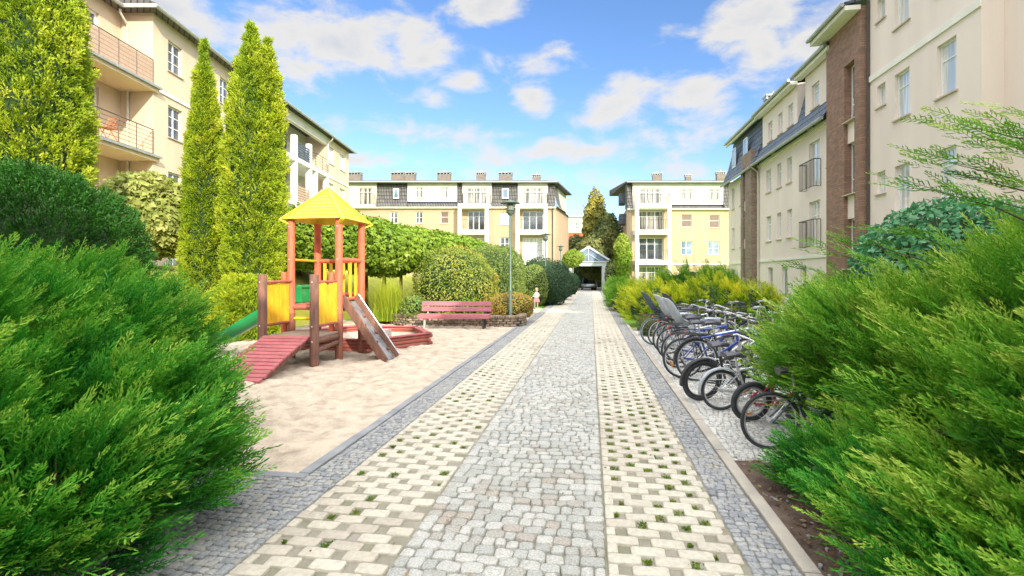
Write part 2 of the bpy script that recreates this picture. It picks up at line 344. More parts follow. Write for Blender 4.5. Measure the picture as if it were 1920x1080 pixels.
# foliage
M['f_jun'] = leafmat('juniper_needles', [(.008,.085,.015),(.035,.28,.025),(.14,.46,.04),(.48,.70,.10)], .22)
M['f_jun2'] = leafmat('juniper_needles_right', [(.02,.11,.012),(.09,.33,.025),(.24,.50,.04),(.62,.74,.14)], .25)
M['f_gold_sun'] = leafmat('golden_juniper_painted_sun', [(.05,.24,.015),(.30,.50,.025),(.86,.84,.05),(.98,.94,.10)], .25)  # golden tips brightened in colour to stand in for missing sunlight
M['f_thuja'] = leafmat('thuja_scales', [(.05,.12,.01),(.23,.36,.018),(.43,.52,.03),(.70,.66,.05)], .25)
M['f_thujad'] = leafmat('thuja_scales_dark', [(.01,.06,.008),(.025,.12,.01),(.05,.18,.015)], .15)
M['f_leaf'] = leafmat('broad_leaves', [(.10,.19,.02),(.17,.30,.025),(.28,.40,.04),(.42,.48,.08)], .3)
M['f_leafp'] = leafmat('pale_broad_leaves', [(.16,.24,.05),(.32,.38,.09),(.48,.50,.15),(.62,.60,.22)], .3)
M['f_box'] = leafmat('small_hedge_leaves', [(.12,.20,.03),(.30,.38,.06),(.42,.42,.08),(.55,.32,.07)], .25)
M['f_hedge'] = leafmat('hedge_leaves', [(.10,.18,.04),(.22,.31,.07),(.40,.44,.11)], .25)
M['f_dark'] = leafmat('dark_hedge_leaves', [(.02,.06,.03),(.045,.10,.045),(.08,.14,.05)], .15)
M['f_barb'] = leafmat('barberry_leaves', [(.24,.10,.05),(.45,.33,.07),(.60,.50,.10)], .25)
M['f_grassp'] = leafmat('reed_grass_blades', [(.20,.34,.02),(.42,.52,.04),(.62,.62,.08)], .35)
M['f_autumn'] = leafmat('autumn_leaves', [(.12,.16,.03),(.30,.29,.06),(.48,.38,.07)], .25)
M['f_birch'] = leafmat('birch_leaves', [(.05,.09,.03),(.12,.17,.05),(.34,.32,.10)], .25)
M['f_ivy'] = leafmat('blue_green_leaves', [(.05,.19,.08),(.10,.32,.14),(.20,.46,.24)], .2, rough=.4)
M['f_moss'] = leafmat('tuft_grass', [(.10,.20,.02),(.20,.30,.03),(.30,.32,.10)], .3)
M['core'] = mat('foliage_core', (.015,.05,.012), (.03,.06,.015), scale=6, rough=.95)  # solid dark core added inside foliage to stop light leaking through
# ------------------------------------------------ GROUND AND PAVING (structure)
def sheet(name, pts, z, m, kind='structure'):
    b = MB(); b.add([(x, y, z) for x, y in pts], [tuple(range(len(pts)))]); o = b.build(name, m); o['kind'] = kind; return o
def grid_sheet(name, x0, x1, y0, y1, nx, ny, zf, m):
    X, Y = np.meshgrid(np.linspace(x0, x1, nx), np.linspace(y0, y1, ny)); P = np.stack([X.ravel(), Y.ravel(), np.zeros(X.size)], 1)
    P[:,2] = zf(P[:,0], P[:,1], P); i = np.arange((ny-1)*nx).reshape(ny-1, nx)[:, :-1].ravel()
    Q = np.stack([i, i+1, i+nx+1, i+nx], 1); o = np_mesh(name, P, Q, m); smooth(o.data); o['kind'] = 'structure'; return o
RAMP_Y0 = 57.0
b = MB(); g = 1500; b.add([(-g,-g,-.06),(g,-g,-.06),(g,g,-.06),(-g,g,-.06)], [(0,1,2,3)])
o = b.build('ground', M['grass']); o['kind'] = 'structure'
sheet('garage_floor', [(-3.4,RAMP_Y0+.01),(3.2,RAMP_Y0+.01),(3.2,75),(-3.4,75)], -.02, M['concrete'])
sheet('path_bed', [(-8.5,-4),(1.22,-4),(1.22,RAMP_Y0),(-2.4,RAMP_Y0),(-2.4,25.5),(-7,27),(-7,24.5),(-2.4,17.5),(-2.4,4.0),(-8.5,4.0)], -.012, M['joint'])
sheet('bike_ground', [(1.22,4.75),(4.6,4.75),(4.6,16.5),(1.22,16.5)], -.018, M['joint'])
grid_sheet('soil_bed', 1.24, 7, -2, 4.75, 60, 60, lambda x, y, P: -.03+.05*vnoise(P, 3, 3)+.03*vnoise(P, 11, 4), M['soil'])
def stones(name, cx, cy, sx, sy, z, h, m, ang=0, cut=.28, jit=.12, chz=.012, tint=None, tilt=.0):
    """irregular eight-sided paving stones with a chamfered top edge; arrays of centres and sizes"""
    n = len(cx); corner = np.array([(-1,-1+cut),(-1+cut,-1),(1-cut,-1),(1,-1+cut),(1,1-cut),(1-cut,1),(-1+cut,1),(-1,1-cut)])
    T = np.repeat(corner[None], n, 0)+RNG.uniform(-jit, jit, (n, 8, 2))
    half = np.stack([sx, sy], 1)[:, None, :]/2; B = T*half; A = B-np.sign(B)*chz*.9
    th = RNG.uniform(-ang, ang, n); c, s = np.cos(th)[:,None], np.sin(th)[:,None]
    def rot(Q): return np.stack([Q[...,0]*c-Q[...,1]*s, Q[...,0]*s+Q[...,1]*c], -1)
    A, B = rot(A), rot(B); ctr = np.stack([cx, cy], 1)[:, None, :]
    tx, ty = RNG.uniform(-tilt, tilt, (2, n, 1)); hz = (h+RNG.uniform(-.25, .25, n)*h)[:,None]
    top = np.concatenate([A+ctr, (z+hz+A[...,:1][...,0]*tx+A[...,1]*ty)[...,None]], -1)
    mid = np.concatenate([B+ctr, (z+hz-chz*.7+B[...,0]*tx+B[...,1]*ty)[...,None]], -1)
    bot = np.concatenate([B+ctr, np.full((n, 8, 1), z-.02)], -1)
    V = np.concatenate([top, mid, bot], 1).reshape(-1, 3); base = (np.arange(n)*24)[:, None, None]
    k = np.arange(8); k2 = (k+1) % 8
    side = np.concatenate([np.stack([k+8, k2+8, k2, k], 1), np.stack([k+16, k2+16, k2+8, k+8], 1)])
    tq = np.array([(0,1,2,3),(0,3,4,7),(4,5,6,7)]); Q = (base+np.concatenate([side, tq])[None]).reshape(-1, 4)
    tn = RNG.random(n) if tint is None else tint
    return np_mesh(name, V, Q, m, tint=np.repeat(tn, 24))
def tag_s(o): o['kind'] = 'structure'; return o
TUFTS = []
def paver_strip(name, x0, x1, y0, y1):
    row = .108; P = .275; cx = []; cy = []; sx = []
    for r in range(int((y1-y0)/row)):
        y = y0+r*row; x = x0-(r % 2)*P/2+RNG.uniform(-.006, .006)+.1
        while x-.1 < x1:
            a, b_ = max(x-.1025, x0), min(x+.1025, x1)
            if b_-a > .04: cx.append((a+b_)/2); cy.append(y+RNG.uniform(-.002, .002)); sx.append(b_-a)
            gx = x+P/2
            if gx < x1-.03 and y < 16:
                TUFTS.append((gx, y, 1))
            x += P
    cx, cy, sx = map(np.array, (cx, cy, sx))
    P3 = np.stack([cx, cy, cx*0], 1); tn = np.clip(.05+.6*vnoise(P3, .8, 9)+.35*vnoise(P3, 3.1, 19)*1.2-.15+.42*RNG.random(len(cx)), 0, 1)
    edge = np.minimum(cx-x0, x1-cx) < .12; tn[edge & (cy < 6)] *= .8
    tag_s(stones(name, cx, cy, sx-.008, np.full(len(cx), row-.009), -.012, .018, M['paver'], .012, .16, .02, .005, tn, .03))
paver_strip('left_paver_strip', -1.99, -1.13, 1.5, RAMP_Y0)
paver_strip('right_paver_strip', .095, .874, 1.5, RAMP_Y0)
def cobbles(name, x0, x1, y0, y1, w_, l_, m, z=-.012, h=.02, jit=.13, ang=.09, bond=True, far=None, gap=.009, chz=.007, tl=.08):
    cx = []; cy = []; sx = []; sy = []; y = y0
    while y < y1:
        r = l_*RNG.uniform(.85, 1.15); x = x0
        if far and y > far: r *= 1.0
        while x < x1-.012:
            ww = min(w_*RNG.uniform(.72, 1.32), x1-x)
            if x1-x-ww < w_*.4: ww = x1-x
            cx.append(x+ww/2); cy.append(y+r/2+RNG.uniform(-.08, .08)*l_+.25*l_*math.sin(x*3.1+y*1.7)); sx.append(ww-gap); sy.append(r-gap); x += ww
        y += r
    cx, cy, sx, sy = map(np.array, (cx, cy, sx, sy)); P3 = np.stack([cx, cy, cx*0], 1)
    tn = np.clip(RNG.random(len(cx))*.75+.5*vnoise(P3, 1.6, 5)-.12, 0, 1)
    return tag_s(stones(name, cx, cy, sx, sy, z, h, m, ang, .3, jit, chz, tn, tl))
cobbles('centre_setts', -1.12, .085, 1.5, RAMP_Y0, .105, .098, M['sett'], jit=.11)
cobbles('left_cobble_band', -2.30, -2.0, 1.5, 30, .062, .056, M['cob_g'], gap=.0065, chz=.004, h=.016, jit=.16, tl=.05)
cobbles('right_cobble_band', .885, 1.15, 1.5, 24, .062, .056, M['cob_g'], gap=.0065, chz=.004, h=.016, jit=.16, tl=.05)
cobbles('left_corner_cobbles', -5.5, -2.30, 1.2, 3.87, .066, .06, M['cob_g'], gap=.0065, chz=.004, h=.016, jit=.16, tl=.05)
cobbles('bike_cobbles', 1.26, 3.6, 4.8, 15.5, .066, .062, M['cob_w'], z=-.018, h=.022)
b = MB(); y = -2
while y < 17.9:
    b.box((1.155, y, -.05), (1.25, y+.992, .022+random.uniform(-.003, .004))); y += 1.0
b.build('right_kerb', M['kerb'], bevel=.008)['kind'] = 'structure'
b = MB(); y = 3.9
while y < 17.3:
    b.box((-2.41, y, -.05), (-2.31, y+.992, .012+random.uniform(-.003, .004))); y += 1.0
x = -2.31
while x > -6:
    b.box((x-.992, 3.80, -.05), (x, 3.895, .012+random.uniform(-.003, .003))); x -= 1
b.build('sand_kerb', M['kerb_g'], bevel=.008)['kind'] = 'structure'
# widening of the path to the left where the child walks: larger tan slabs
cx = []; cy = []
for i in range(60):
    yy = 17.7+i*.13
    xl = -2.45-3.6*min(1, max(0, (yy-17.6)/3.5)) if yy < 24 else -5.5
    for j in range(30):
        xx = -2.47-j*.22-(i % 2)*.11
        if xx > xl: cx.append(xx); cy.append(yy)
tag_s(stones('side_path_pavers', np.array(cx), np.array(cy), np.full(len(cx), .205), np.full(len(cx), .12), -.012, .018, M['paver'], .01, .12, .03, .005))
# sand of the playground with footprints and soft ridges
def sandz(x, y, P):
    P2 = P.copy(); P2[:,0] += .4*vnoise(P, 2, 8)
    z = .012+.06*(vnoise(P, .8, 1)-.5)+.075*(vnoise(P2, 3.4, 2)-.5)+.055*(vnoise(P2, 8, 3)-.5)+.022*(vnoise(P, 19, 6)-.5)
    e = np.clip(np.minimum((-2.42-x), (y-3.9))/.5, 0, 1); return z*e-.004
grid_sheet('playground_sand', -9.6, -2.415, 3.9, 17.4, 400, 620, sandz, M['sand'])
# raised lawn bank on the left and lawns
def bank(x, y, P):
    t = np.clip((-9.2-x)/4.5, 0, 1); t = t*t*(3-2*t); return -.02+2.0*t*np.clip((y-6)/3, 0, 1)+.08*(vnoise(P, .6, 4)-.5)*t
grid_sheet('lawn_bank', -17, -9.0, 4, 34, 60, 120, bank, M['grass_y'])
grid_sheet('left_lawn', -9.05, -2.5, 17.2, 40, 30, 60, lambda x, y, P: -.03+.03*vnoise(P, 1, 2), M['grass'])
# ------------------------------------------------ BUILDINGS
class F:
    """a facade plane from p0 to p1 (world xy); u along it, d outwards (towards nrm side)"""
    def __init__(s, p0, p1, flip=False):
        s.p = Vector((p0[0], p0[1])); q = Vector((p1[0], p1[1])); s.len = (q-s.p).length; s.u = (q-s.p)/s.len
        s.n = Vector((s.u.y, -s.u.x)); s.n = -s.n if flip else s.n
    def P(s, u, z, d=0): return Vector((s.p.x+s.u.x*u+s.n.x*d, s.p.y+s.u.y*u+s.n.y*d, z))
    def upx(s, px, d=0):
        t = (px-960)/FPX; r = LD(t, 1); o = s.p+s.n*d   # ray dir (r.x,r.y)*k = o+u*a
        det = r.x*(-s.u.y)-r.y*(-s.u.x); k = (o.x*(-s.u.y)-o.y*(-s.u.x))/det
        return (Vector((r.x*k, r.y*k))-o).dot(s.u)
    def box(s, b, u0, u1, z0, z1, d0, d1):
        return b.hexa([s.P(u0,z0,d1), s.P(u1,z0,d1), s.P(u1,z0,d0), s.P(u0,z0,d0), s.P(u0,z1,d1), s.P(u1,z1,d1), s.P(u1,z1,d0), s.P(u0,z1,d0)])
def wall(f, parent, m, u0, u1, z0, z1, ops, d=0, depth=.14, name='wall', label=None):
    us = sorted({u0, u1, *[x for o in ops for x in o[:2]]}); zs = sorted({z0, z1, *[x for o in ops for x in o[2:4]]})
    us = [x for x in us if u0 <= x <= u1]; zs = [x for x in zs if z0 <= x <= z1]
    b = MB(); idx = {}
    def v(u, z, dd=0):
        k = (round(u, 4), round(z, 4), dd)
        if k not in idx: idx[k] = len(b.v); b.v.append(tuple(f.P(u, z, d+dd)))
        return idx[k]
    for i in range(len(us)-1):
        for j in range(len(zs)-1):
            cu, cz = (us[i]+us[i+1])/2, (zs[j]+zs[j+1])/2
            if any(o[0] < cu < o[1] and o[2] < cz < o[3] for o in ops): continue
            b.f.append((v(us[i],zs[j]), v(us[i+1],zs[j]), v(us[i+1],zs[j+1]), v(us[i],zs[j+1])))
    for o in ops:
        a, c, e, g_ = o[:4]
        for (p, q, r, s_) in (((a,e),(c,e),0,0), ((c,e),(c,g_),0,0), ((c,g_),(a,g_),0,0), ((a,g_),(a,e),0,0)):
            b.f.append((v(*p), v(*q), v(*q, dd=-depth), v(*p, dd=-depth)))
    ob = b.build(name, m, parent, label=label); return ob
def window(f, parent, u0, u1, z0, z1, d=0, depth=.10, cols=2, rows=(.72,), glass='glass_mix', sill=True, open_=False, fw=.055):
    b = MB(); dd = d-depth
    f.box(b, u0+.003, u0+fw, z0+.003, z1-.003, dd-.05, dd); f.box(b, u1-fw, u1-.003, z0+.003, z1-.003, dd-.05, dd)
    f.box(b, u0+fw, u1-fw, z0+.003, z0+fw, dd-.05, dd); f.box(b, u0+fw, u1-fw, z1-fw, z1-.003, dd-.05, dd)
    for i in range(1, cols):
        uu = u0+(u1-u0)*i/cols; f.box(b, uu-fw*.6, uu+fw*.6, z0+fw, z1-fw, dd-.045, dd-.004)
    for r in rows:
        zz = z0+(z1-z0)*r; f.box(b, u0+fw, u1-fw, zz-.018, zz+.018, dd-.04, dd-.008)
    w_ = b.build('window', M['white'], parent)
    b = MB(); b.add([f.P(u0+.01,z0+.01,dd-.03), f.P(u1-.01,z0+.01,dd-.03), f.P(u1-.01,z1-.01,dd-.03), f.P(u0+.01,z1-.01,dd-.03)], [(0,1,2,3)])
    b.build('pane', M[glass], w_)
    if sill:
        b = MB(); f.box(b, u0-.07, u1+.07, z0-.045, z0-.002, -depth, d+.06); b.build('sill', M['sill'], w_)
    if open_:     # tilted sash
        b = MB(); c = [f.P(u0+.06,z0+.06,dd+.02), f.P(u1-.06,z0+.06,dd+.02), f.P(u1-.06,z1-.06,dd-.16), f.P(u0+.06,z1-.06,dd-.16)]
        for i in range(4): b.beam(c[i], c[(i+1) % 4], .05, .05, f.n.to_3d() if hasattr(f.n, 'to_3d') else (0,0,1))
        b.build('sash', M['white'], w_)
    return w_
def railing(name, pts, z0, z1, m, parent, bars=.12, horiz=None, r=.012, post=.022):
    b = MB(); L = 0
    for i in range(len(pts)-1):
        p, q = Vector(pts[i]), Vector(pts[i+1]); n = max(1, int((q-p).length/bars))
        def at3(t, z): k = p+(q-p)*t; return (k.x, k.y, z)
        b.tube([at3(0,z1), at3(1,z1)], post, 6); b.tube([at3(0,z0), at3(1,z0)], r*1.2, 5)
        if horiz:
            for h in horiz: b.tube([at3(0,z0+(z1-z0)*h), at3(1,z0+(z1-z0)*h)], r, 5)
            for t in np.linspace(0, 1, max(2, int((q-p).length/.9)+1)): b.tube([at3(t,z0-.05), at3(t,z1)], post*.9, 6)
        else:
            for k in range(n+1): b.tube([at3(k/n,z0), at3(k/n,z1)], r, 4, cap=False)
    return b.build(name, m, parent)
def chimney(parent, x, y, z, w_=.9, h=1.0, d_=.6):
    b = MB(); b.box((x-w_/2,y-d_/2,z), (x+w_/2,y+d_/2,z+h-.18)); o = b.build('chimney', M['chimney'], parent)
    b = MB(); n = 4
    for i in range(n+1): xx = x-w_/2+w_*i/n; b.box((xx-.05,y-d_/2,z+h-.178), (xx+.05,y+d_/2,z+h-.02))
    b.box((x-w_/2-.08,y-d_/2-.08,z+h-.018), (x+w_/2+.08,y+d_/2+.08,z+h+.06)); b.tube([(x,y,z+h+.06),(x,y,z+h+.34)], .05, 6)
    b.build('chimney_cap', M['gutter'], o)
def roofslab(f, parent, u0, u1, z, over=.4, back=8, rise=2.2, m='tile', th=.12, d=0):
    b = MB(); b.hexa([f.P(u0,z,d+over), f.P(u1,z,d+over), f.P(u1,z+rise,-back), f.P(u0,z+rise,-back), f.P(u0,z+th,d+over), f.P(u1,z+th,d+over), f.P(u1,z+rise+th,-back), f.P(u0,z+rise+th,-back)])
    r_ = b.build('roof', M[m], parent)
    b = MB(); f.box(b, u0, u1, z-.16, z-.003, d+.02, d+over-.02); b.build('soffit', M['belt'], r_)
    b = MB(); b.tube([f.P(u0,z+.04,d+over+.07), f.P(u1,z+.04,d+over+.07)], .075, 8); b.build('gutter', M['gutter'], r_, sm=True)
    return r_
def downpipe(f, parent, u, z0, z1, d=.08, m='pipe', neck=.35):
    b = MB(); b.tube([f.P(u,z1,d+neck), f.P(u,z1-.12,d+neck), f.P(u,z1-.45,d), f.P(u,z0,d)], .05, 7); b.build('downpipe', M[m], parent, sm=True)

# ---- RIGHT: long cream apartment building, facade at X = 9.6 running along the path
rb = empty('apartment_building', (9.6, 14.3, 0), 'long cream apartment building with brown brick stair tower along the right side of the path', 'building')
f = F((9.6, 0), (9.6, 60), flip=True)       # u = world Y, outward is -X
A = []
for z in (.8, 3.68, 6.6, 9.5):
    A += [(15.13,15.89,z,z+1.47,'m'), (17.14,17.90,z,z+1.45,'m'), (18.42,18.90,z+.72,z+1.47,'s')]
wall(f, rb, M['stucco'], 14.26, 19.46, 0, 12.4, A, label=None)
for (a, c, z0, z1, k) in A:
    window(f, rb, a, c, z0, z1, cols=1 if k == 's' else 1, rows=() if k == 's' else (.68,), glass='glass_curt', open_=(abs(z0-3.68) < .1 and a < 16))
b = MB(); f.box(b, 14.24, 19.46, 8.36, 8.56, .002, .05); b.build('belt_course', M['belt'], rb); b = MB(); f.box(b, 14.24, 19.46, 2.45, 2.6, .002, .05); b.build('belt_course', M['belt'], rb)
roofslab(f, rb, 14.26, 19.5, 12.4, m='slate', rise=1.4)
b = MB(); b.tube([f.P(19.36,0,.05), f.P(19.36,12.3,.05)], .045, 7); b.build('downpipe', M['iron'], rb, sm=True)
# set-back nearer part and its return wall
f2 = F((10.1, 0), (10.1, 60), flip=True); B2 = []
for z in (.8, 3.68, 6.6, 9.5): B2 += [(12.25,13.05,z,z+1.47), (9.2,10.0,z,z+1.47)]
wall(f2, rb, M['stucco'], 7.6, 14.262, 0, 12.4, B2)
for (a, c, z0, z1) in B2: window(f2, rb, a, c, z0, z1, cols=1, rows=(.68,), glass='glass_curt')
fr = F((9.6, 14.26), (10.1, 14.26)); wall(fr, rb, M['stucco'], 0, .5, 0, 12.4, [])
fe = F((10.1, 7.6), (22, 7.6)); wall(fe, rb, M['stucco'], 0, 11.9, 0, 12.4, [])
roofslab(f2, rb, 7.6, 14.26, 12.4, m='slate', rise=1.2)
# brick stair tower
ft = F((9.35, 0), (9.35, 60), flip=True)
slot = (19.88, 20.62, 1.9, 9.45)
wall(ft, rb, M['brick'], 19.46, 22.07, 0, 11.15, [slot], depth=.3, name='stair_tower')
fs = F((9.35, 19.46), (9.6, 19.46)); wall(fs, rb, M['brick'], 0, .25, 0, 11.15, [], name='stair_tower')
fs = F((9.35, 22.07), (9.6, 22.07), flip=True); wall(fs, rb, M['brick'], 0, .25, 0, 11.15, [], name='stair_tower')
for (z0, z1, op) in ((7.35, 9.44, True), (4.65, 6.55, False), (1.91, 3.75, False)):
    window(ft, rb, 19.89, 20.61, z0, z1, depth=.25, cols=1, rows=(.3,), glass='glass_dark', sill=True, open_=op)
b = MB()
for z0, z1 in ((6.56, 7.30), (3.76, 4.60)): ft.box(b, 19.885, 20.615, z0, z1, -.3, -.12)
b.build('spandrel_panel', M['stucco'], rb)
roofslab(ft, rb, 19.40, 22.3, 11.15, m='slate', over=.55)
# middle block with slate skirt and dormer storeys
A = []
for z0, z1 in ((6.2,7.45), (3.53,4.9)):
    for (p0, p1) in ((1437,1446),(1457,1465),(1476,1485)): A.append((f.upx(p1), f.upx(p0), z0, z1, 'w'))
    A.append((22.12, 22.55, z0-.1, z1, 'w'))
A += [(f.upx(1537), f.upx(1517), 5.5, 7.5, 'd'), (f.upx(1537), f.upx(1517), 2.95, 4.9, 'd')]
for (p0, p1) in ((1440,1449),(1466,1478),(1500,1512)): A.append((f.upx(p1), f.upx(p0), .5, 2.1, 'n'))
wall(f, rb, M['stucco'], 22.07, 31.3, 0, 8.1, A)
for (a, c, z0, z1, k) in A: window(f, rb, a, c, z0, z1, cols=1 if k != 'd' else 2, rows=(.68,) if k != 'n' else (), glass='glass_curt' if k != 'n' else 'glass_mix', sill=k == 'w')
for z0 in (5.45, 2.9):
    a, c = f.upx(1540), f.upx(1513)
    railing('railing', [f.P(a,0,.03), f.P(a,0,.32), f.P(c,0,.32), f.P(c,0,.03)], z0, z0+1.15, M['iron'], rb, bars=.13, r=.012)
b = MB(); f.box(b, 22.07, 31.3, 2.42, 2.56, .002, .05); b.build('belt_course', M['belt'], rb); b = MB(); f.box(b, 22.07, 31.3, 7.9, 8.07, .002, .08); b.build('belt_course', M['belt'], rb)
b = MB(); b.add([f.P(22.07,8.07,.36), f.P(31.2,8.07,.36), f.P(31.2,8.95,-.08), f.P(22.07,8.95,-.08)], [(0,1,2,3)])
b.add([f.P(24.9,8.95,-.08), f.P(25.8,8.95,-.08), f.P(25.8,10.9,-.6), f.P(24.9,10.9,-.6)], [(0,1,2,3)])
b.add([f.P(22.07,8.07,.36), f.P(31.2,8.07,.36), f.P(31.2,7.95,.36), f.P(22.07,7.95,.36)], [(0,1,2,3)])
b.build('roof_skirt', M['tile_dark'], rb)
b = MB(); b.tube([f.P(22.1,8.02,.43), f.P(31.2,8.02,.43)], .075, 8); b.build('gutter', M['gutter'], rb, sm=True)
for (u0, u1, wins) in ((22.07, 24.9, ((22.15,22.6),(f.upx(1533),f.upx(1519)))), (25.8, 30.7, tuple((f.upx(q), f.upx(p)) for p, q in ((1438,1446),(1457,1465),(1475,1485))))):
    ops = [(a, c, 8.98, 10.05) for a, c in wins]
    wall(f, rb, M['stucco'], u0, u1, 8.5, 10.8, ops, d=-.06, name='dormer_wall')
    for o_ in ops: window(f, rb, *o_, d=-.06, cols=1, rows=(.68,), glass='glass_curt')
    for uu, fl in ((u0, False), (u1, True)):
        fd = F(f.P(uu,0,-.06)[:2], f.P(uu,0,-1.5)[:2], flip=fl); wall(fd, rb, M['stucco'], 0, 1.44, 8.5, 10.8, [], name='dormer_wall')
    roofslab(f, rb, u0-.25, u1+.25, 10.8, m='slate', over=.35, rise=1.6)
b = MB(); b.hexa([f.P(22.1,8.2,-.7), f.P(37,8.2,-.7), f.P(37,8.2,-9), f.P(22.1,8.2,-9), f.P(22.1,11,-.9), f.P(37,11,-.9), f.P(37,12.2,-9), f.P(22.1,12.2,-9)]); b.build('roof', M['slate'], rb)
downpipe(f, rb, 31.05, 0, 8.05)
# far brick stair column and end block with mansard
fc = F((9.2, 0), (9.2, 60), flip=True)
wall(fc, rb, M['brick_red'], 31.3, 33.3, 0, 9.0, [(32.4,32.9,1.5,8.2)], depth=.25, name='stair_tower')
fs = F((9.2, 31.3), (9.6, 31.3)); wall(fs, rb, M['brick_red'], 0, .4, 0, 9.0, [], name='stair_tower')
for z0, z1 in ((6.2,8.19),(3.9,5.6),(1.51,3.3)): window(fc, rb, 32.405, 32.895, z0, z1, depth=.2, cols=1, rows=(.5,), glass='glass_dark', sill=False)
b = MB()
for z0, z1 in ((3.31,3.89),(5.61,6.19)): fc.box(b, 32.405, 32.895, z0, z1, -.25, -.1)
b.build('spandrel_panel', M['stucco'], rb)
A = [(34.3,34.9,z,z+1.4) for z in (.6,3.5,6.2)]+[(36.2,36.8,z,z+1.4) for z in (.6,3.5,6.2)]
wall(f, rb, M['stucco'], 33.3, 37.6, 0, 8.1, A)
for o_ in A: window(f, rb, *o_, cols=1, glass='glass_curt')
fe = F((9.6, 37.6), (20, 37.6), flip=True); wall(fe, rb, M['stucco'], 0, 10, 0, 8.1, [])
b = MB(); f.box(b, 33.3, 37.6, 2.42, 2.56, .002, .05); b.build('belt_course', M['belt'], rb)
b = MB()
prof = [(.45, 8.0), (.25, 8.5), (0, 9.1), (-.2, 9.9), (-.35, 10.9)]
for i in range(4): b.add([f.P(30.9,prof[i][1],prof[i][0]), f.P(37.8,prof[i][1],prof[i][0]), f.P(37.8,prof[i+1][1],prof[i+1][0]), f.P(30.9,prof[i+1][1],prof[i+1][0])], [(0,1,2,3)])
b.add([f.P(30.9,z,d) for d, z in prof]+[f.P(30.9,10.9,-3), f.P(30.9,8.0,-3)], [(0,1,2,3,4,5,6)])
b.build('mansard_roof', M['tile_dark'], rb)
for uu in (33.0, 35.6): window(F(f.P(0,0,.12)[:2], f.P(60,0,.12)[:2], flip=True), rb, uu, uu+.8, 8.9, 10.2, depth=0, cols=1, rows=(), glass='glass_blue', sill=False)
roofslab(f, rb, 30.8, 37.9, 10.9, m='slate', over=.15, rise=1.0)
b = MB(); b.tube([f.P(31.2,7.95,.5), f.P(37.8,7.95,.5)], .07, 8); b.build('gutter', M['gutter'], rb, sm=True)
chimney(rb, 10.6, 31.9, 10.9, .8, 1.3); chimney(rb, 11.5, 26, 11.2, .9, 1.2)
# unseen blocks added behind the viewer, heights and gap shaped to cast foreground shade
for (nm, x0, y0, x1, y1, h, lb) in (('apartment_building', -16, -30, 10, -13.2, 13.4, 'unseen cream block added behind the camera to shade the foreground'),
                               ('apartment_building', 10.1, -30, 22, -5, 12.6, 'unseen cream block added on the right behind the camera to cast shade'),
   ('apartment_building', 10.1, -4.99, 22, 3.5, 10.8, 'lower unseen cream block added on the right, kept low to let sun past')):
    e = empty(nm, (x0, y1, 0), lb, 'building')
    b = MB(); b.box((x0,y0,0), (x1,y1,h)); b.build('wall', M['stucco'], e)
    b = MB(); b.box((x0-.4,y0-.4,h+.003), (x1+.4,y1+.4,h+.3)); b.build('roof', M['slate'], e)
    ff = F((x0,y1), (x1,y1), flip=True) if x0 < 0 else F((x0,y0), (x0,y1), flip=True)
    for k in range(int(ff.len//3)):
        for z in (1, 3.9, 6.8, 9.7): window(ff, e, 1+k*3, 2.2+k*3, z, z+1.4, depth=-.055, glass='glass_curt')

# ---- LEFT: sunlit yellow building with balconies
lb = empty('apartment_building', LD(-15, 21, 0), 'sunlit pale yellow apartment building with railed balconies behind the tall left thujas', 'building')
def lf(D0, D1, L0, L1, flip=False): return F(LD(L0, D0)[:2], LD(L1, D1)[:2], flip=flip)
lA = lf(21.1, 30, -14.95, -15.12)     # projecting bay, normal to +L
ops = []
for z in (1.9, 4.8, 7.7, 10.6):
    for u0 in (.96, 5.0): ops.append((u0, u0+.95, z, z+1.4 if z < 10 else z+1.33))
wall(lA, lb, M['stucco_l'], 0, lA.len, 0, 12.6, ops)
for o_ in ops: window(lA, lb, *o_, cols=2, rows=(.35,.68), glass='glass_dark')
b = MB(); lA.box(b, -.03, lA.len, 9.42, 9.56, .002, .05); b.build('belt_course', M['belt'], lb)
lR = lf(21.1, 21.1, -16.3, -14.95); wall(lR, lb, M['stucco_l'], 0, lR.len, 0, 12.6, [])
lB = lf(10, 21.1, -16.3, -16.3)
ops = [(u0, u0+1.7, z, z+2.25) for z in (1.05, 3.95, 6.85, 9.75) for u0 in (8.3,)]+[(u0, u0+1.2, z+.9, z+2.25) for z in (1.05,3.95,6.85,9.75) for u0 in (2.5,)]
wall(lB, lb, M['stucco_l'], 0, 11.1, 0, 12.6, ops)
for o_ in ops: window(lB, lb, *o_, cols=2, rows=(.4,.75), glass='glass_dark', sill=False, fw=.09)
lE = lf(10, 10, -26, -16.3); wall(lE, lb, M['stucco_l'], 0, lE.len, 0, 12.6, [])
